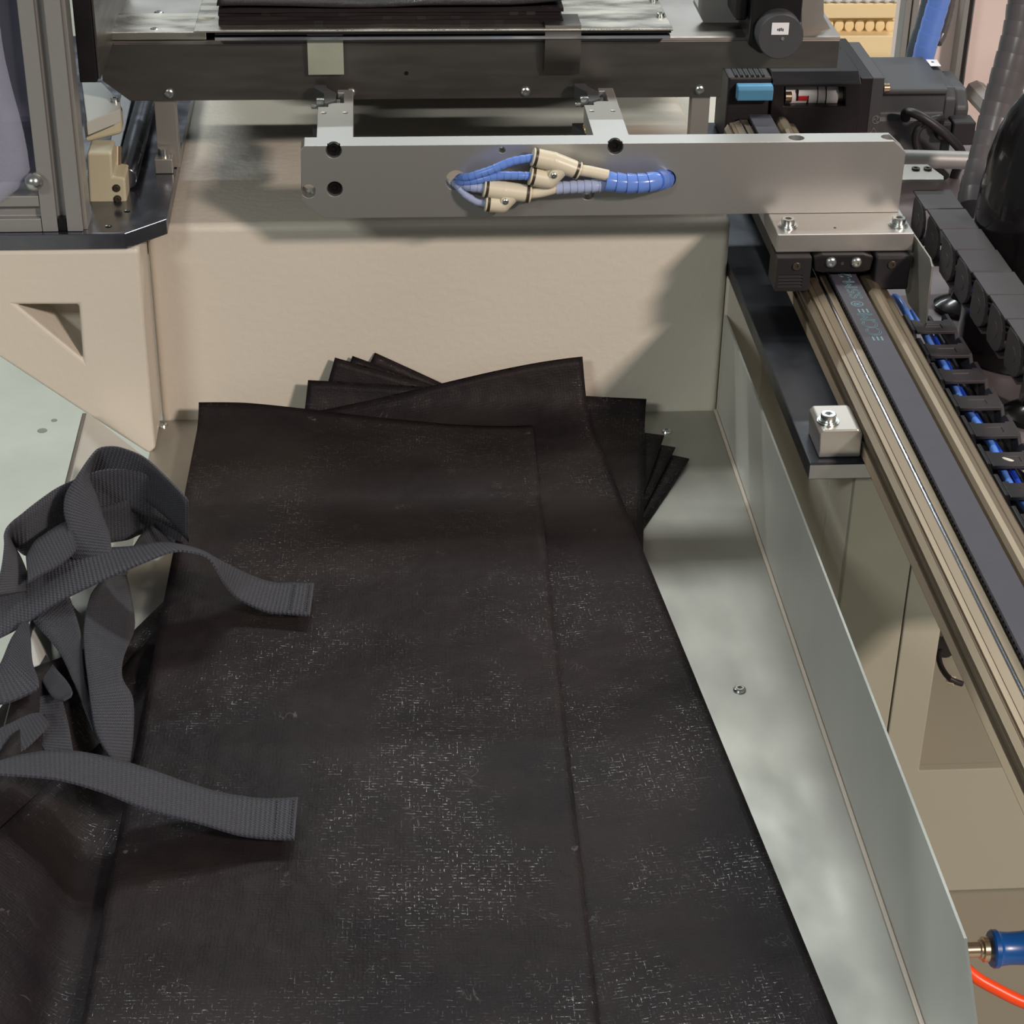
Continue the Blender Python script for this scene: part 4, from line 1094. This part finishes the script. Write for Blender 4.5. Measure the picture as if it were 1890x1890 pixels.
MB().prism_x([(1.6625, zb_), (1.6618, zt_ - .003), (1.6650, zt_), (1.6730, zt_), (1.6730, zb_)], q0[0], q1[0]).build('stopper', 'stopper_blue', dr, False, .0012, 3)

sv = thing('servo_motor', 'large dark grey servo motor with a cable, lying behind the right end of the arm', 'motor', gy(1700, 240, 1.7500))
fx0, fx1 = xz(1588, 150, 1.6800)[0], xz(1628, 150, 1.6800)[0]; fz = xz(1600, 143, 1.6800)[1]
MB().box(fx0, fx1 - .008, 1.6800, 1.7950, .8405, fz).build('flange', 'black_metal', sv, False, .001)
MB().box(fx1 - .0078, fx1 + .004, 1.6860, 1.7900, .8405, fz - .002).build('flange_ring', 'motor_grey', sv, False, .001)
bx0, bx1 = fx1 + .0042, xz(1752, 165, 1.6900)[0]; bzt = xz(1655, 163, 1.6950)[1]
prof = [(1.6950, .8405), (1.6930, bzt - .0300), (1.6950, bzt - .0270), (1.6980, bzt - .0240), (1.6980, bzt - .0080), (1.6940, bzt - .0050), (1.6940, bzt - .0015), (1.6970, bzt), (1.7850, bzt), (1.7900, bzt - .004), (1.7900, .8405)]
MB().prism_x(prof, bx0, bx1).build('motor_body', 'motor_grey', sv, False, .001)
MB().prism_x([(1.7000, .860), (1.7000, bzt - .012), (1.7080, bzt - .003), (1.7800, bzt - .003), (1.7860, bzt - .010), (1.7860, .860)], bx1 + .0003, bx1 + .011).build('rear_ring', 'motor_grey', sv, False, .002, 3)
MB().prism_x([(1.7050, .875), (1.7050, bzt - .022), (1.7200, bzt - .008), (1.7700, bzt - .008), (1.7800, bzt - .018), (1.7800, .875)], bx1 + .0113, bx1 + .026).build('rear_cap', 'motor_grey', sv, False, .004, 4)
cn = MB().box(bx1 + .006, bx1 + .027, 1.6820, 1.7035, bzt - .050, bzt - .028).build('connector', 'black_plastic', sv, False, .0015, 3)
MB().box(bx1 - .007, bx1 + .0055, 1.6840, 1.6985, bzt - .046, bzt - .029).build('connector_boot', 'black_plastic', sv, False, .0025, 3)
p = gz(1721, 115, bzt)
MB().prism_z([(gz(px, py, bzt + .0002).x, gz(px, py, bzt + .0002).y) for px, py in ((1709, 110), (1729, 110), (1737, 122), (1718, 122))], bzt + .00005, bzt + .0003).build('label_sticker', 'label_white', sv)
MB().box(p.x - .0012, p.x + .0012, p.y - .0018, p.y + .0014, bzt + .0003, bzt + .0004).build('label_print', 'label_ink', sv)
x, z = xz(1633, 160, 1.6940)
MB().cyl((bx0 + .0002, 1.6905, z), (bx0 + .0062, 1.6905, z), .0042).build('bolt', 'nickel', sv, True, .0005)
# ring and triangle marks on the motor face
YE = 1.6927
ex, ez = xz(1617, 221, 1.6855)
tm = MB()
R_ = .0036
tm.tube([(ex + R_ * math.cos(a), 1.6856, ez + R_ * math.sin(a)) for a in np.linspace(0, 2 * math.pi, 25)], .00022, 6)
for k in range(3):
    a = k * 2.1 + .5
    tm.tube([(ex + .0008 * math.cos(a), 1.6856, ez + .0008 * math.sin(a)), (ex + .0026 * math.cos(a + .3), 1.6856, ez + .0026 * math.sin(a + .3)), (ex + .0028 * math.cos(a + 1.0), 1.6856, ez + .0028 * math.sin(a + 1.0))], .0003, 6)
tx, tz = xz(1612, 241, 1.6855)
tri = [(tx + .0036 * math.cos(a), 1.6856, tz - .001 + .0036 * math.sin(a)) for a in (math.pi / 2, math.pi * 7 / 6, -math.pi / 6, math.pi / 2)]
tm.tube(tri, .00025, 6)
tm.build('warning_marks', 'print_grey', sv)
cb = MB().tube(smooth_path([(bx1 - .006, 1.6880, bzt - .037), gy(1735, 218, 1.6800), gy(1715, 224, 1.6740), gy(1695, 238, 1.6720), gy(1690, 260, 1.6720), gy(1700, 285, 1.6740), gy(1725, 305, 1.6800), gy(1745, 325, 1.6900)], 50), .0038, 12)
cb.build('cable', 'cable_black', sv, True)
tag(MB().tube(smooth_path([gy(1672, 218, 1.6885), gy(1672, 208, 1.6800), gy(1690, 210, 1.6700), gy(1720, 228, 1.6650), gy(1752, 254, 1.6650), gy(1772, 276, 1.6700), gy(1774, 296, 1.6800), gy(1764, 318, 1.6900), gy(1758, 340, 1.7000)], 50), .0043, 12).build('motor_cable', 'cable_black', None, True), 'black cable looping in front of the servo motor', 'cable')

# ------------------------------------------------------------------ wrapped hoses and black duct at the right edge
def wrapped(label, pts, r, m, pitch):
    t = thing('wrapped_hose', label, 'hose', pts[-1], 'spiral wrapped hoses at the right')
    MB().tube(smooth_path(pts, 40), r * .86, 16).build('inner_bundle', 'cable_black' if m != 'wrap_blue' else 'tube_blue', t, True)
    spiral(MB(), smooth_path(pts, 40), r, pitch, 18, .05).build('spiral_wrap', m, t, True)
wrapped('thick grey spiral wrapped hose at the right edge, running down behind the arm', [gy(1897, -20, 1.50), gy(1884, 60, 1.49), gy(1862, 140, 1.48), gy(1840, 220, 1.47), gy(1822, 290, 1.455), gy(1806, 345, 1.44), gy(1800, 385, 1.425)], .0145, 'wrap_grey', .0125)
wrapped('blue spiral wrapped hose in front of the frosted door behind the servo', [gy(1737, -12, 1.80), gy(1722, 40, 1.80), gy(1708, 90, 1.80), gy(1700, 130, 1.80)], .0105, 'wrap_blue', .0110)
wrapped('dark spiral wrapped hose left of the blue one behind the servo', [gy(1719, -12, 1.84), gy(1706, 45, 1.84), gy(1690, 92, 1.84), gy(1684, 130, 1.84)], .0085, 'wrap_dark', .0110)
wrapped('thin grey spiral wrapped hose right of the blue one, ending in the air', [gy(1757, -12, 1.83), gy(1748, 30, 1.83), gy(1738, 62, 1.83), gy(1730, 78, 1.825)], .0055, 'wrap_grey', .0090)
du = gy(1932, 330, 1.33)
MB_ = MB().lathe((du.x, du.y, .842), (0, 0, 1), [(.0475, 0), (.0475, .110), (.0465, .130), (.044, .152), (.0395, .172), (.033, .188), (.024, .201), (.012, .209), (.003, .2105)], 40)
tag(MB_.build('black_dome', 'black_gloss', None, True), 'tall glossy black domed cover cut off by the right edge', 'cover')
# round strut under the servo
tag(MB().cyl(gy(1640, 292, 1.54), gy(1790, 296, 1.54), .0075).build('tie_bar', 'post_aluminium', None, True), 'grey round tie bar below the servo motor', 'bar')

# ------------------------------------------------------------------ background at the top right and top left
cabm = thing('background_machine', 'beige background machine with a ribbed vent strip at the top right', 'machine', (.75, 2.6, 0))
def slab(p0, p1, y, d, m, name, par, bev=.002):
    a = gy(p0[0], p0[1], y); b = gy(p1[0], p1[1], y)
    return MB().box(min(a.x, b.x), max(a.x, b.x), y, y + d, min(a.z, b.z), max(a.z, b.z)).build(name, m, par, False, bev)
slab((1518, 6), (1668, 34), 2.45, .25, 'cabinet_beige', 'upper_panel', cabm)
slab((1518, 66), (1668, 420), 2.45, .25, 'cabinet_beige', 'lower_panel', cabm)
vb = slab((1518, 34), (1668, 66), 2.475, .2, 'cabinet_beige', 'vent_back', cabm)
for i in range(8):
    q = gy(1532 + i * 19, 51, 2.46); MB().sphere((q.x, 2.468, q.z), .0062, 14, (1, .22, 1.3)).build('vent_rib', 'cabinet_beige', cabm, True)
for i in range(9):
    q = gy(1528 + i * 18, 1, 2.45); MB().sphere((q.x, 2.448, q.z + .003), .0052, 12).build('vent_rib', 'label_white', cabm, True)
slab((1516, -60), (1668, 4), 2.45, .25, 'label_white', 'top_panel', cabm)
b0 = gy(1518, 200, 2.45); b1 = gy(1668, 200, 2.45)
MB().box(b0.x, b1.x, 2.48, 2.69, 0.0, gy(1600, 420, 2.45).z).build('stand', 'cabinet_beige', cabm)
fd = thing('frosted_door', 'pale pinkish door panel in an aluminium frame behind the servo motor', 'door', (gy(1790, 300, 2.05).x, 2.05, 0))
d0, d1 = gy(1672, -60, 2.05), gy(2060, 420, 2.05)
MB().box(d0.x, d1.x, 2.055, 2.070, 0.0, d0.z).build('door_panel', 'panel_pink', fd)
def bar(pxa, pxb, y, m, name):
    a = gy(pxa, 0, y); b = gy(pxb, 0, y)
    MB().box(a.x, b.x, y, y + .02, 0.0, d0.z).build(name, m, fd, False, .001)
bar(1672, 1684, 2.03, 'post_aluminium', 'frame_bar'); bar(1686, 1698, 2.035, 'post_aluminium', 'frame_bar'); bar(1780, 1791, 2.03, 'post_aluminium', 'frame_bar'); bar(1797, 1801, 2.03, 'edge_steel', 'frame_bar')
q = gz(1790, 200, gy(1790, 200, 2.03).z)
a = gy(1800, 168, 2.03); b = gy(1850, 222, 1.93)
MB().tube([a, b], .012, 8).build('frame_bar', 'post_aluminium', fd, False)
# dark drum and white pieces seen over the strip at the top left
tag(MB().cyl(gy(296, -40, 1.86), gy(296, 14, 1.86), .016, n=28).build('drum', 'plate_steel', None, True), 'dark steel drum peeping over the screw strip at the top left', 'drum')
def tall(name, pxa, pxb, y, d, m, label):
    a = gy(pxa, -60, y); c = gy(pxb, 13, y); t = thing(name, label, 'cabinet', ((a.x + c.x) / 2, y + d / 2, 0))
    MB().box(a.x, c.x, y, y + d, .10, a.z).build('cabinet_body', m, t, False, .003)
    MB().box(a.x + .01, c.x - .01, y + .01, y + d - .01, 0, .0995).build('plinth', 'plinth_shaded', t)
tall('white_cabinet', 215, 360, 2.2, .2, 'label_white', 'white cabinet behind the beam at the top left')
tall('white_case', 1215, 1300, 2.1, .1, 'label_white', 'white case behind the motor bracket at the top')

# ------------------------------------------------------------------ valve and hose at the lower right
vl = thing('hose_coupling', 'blue plastic hose coupling with a nickel nipple behind the front end of the tray', 'coupling', gy(1850, 1790, .95))
YV = .95
a = gy(1790, 1753, YV); zc = a.z
X = lambda px: gy(px, 1753, YV).x
MB().lathe((X(1780), YV, zc), (1, 0, 0), [(.0052, 0), (.0052, X(1806) - X(1780)), (.0066, X(1808) - X(1780)), (.0066, X(1812) - X(1780)), (.0085, X(1813) - X(1780)), (.0085, X(1822) - X(1780)), (.0072, X(1824) - X(1780)), (.0072, X(1842) - X(1780))], 28).build('nipple', 'nickel', vl, True)
MB().lathe((X(1828), YV, zc), (1, 0, 0), [(.0118, 0), (.0128, .0012), (.0128, .0042), (.0118, .0052), (.0114, .0066), (.0108, .012), (.0112, .022), (.0130, .030), (.0150, .034), (.0150, .060)], 32).build('sleeve', 'valve_blue', vl, True)
tag(MB().tube(smooth_path([gy(1770, 1775, .955), gy(1800, 1803, .95), gy(1840, 1826, .945), (gy(1890, 1850, .94)), gy(1960, 1872, .935)], 30), .0043, 14).build('air_hose', 'orange_hose', None, True), 'bright orange air hose below the blue coupling', 'hose')
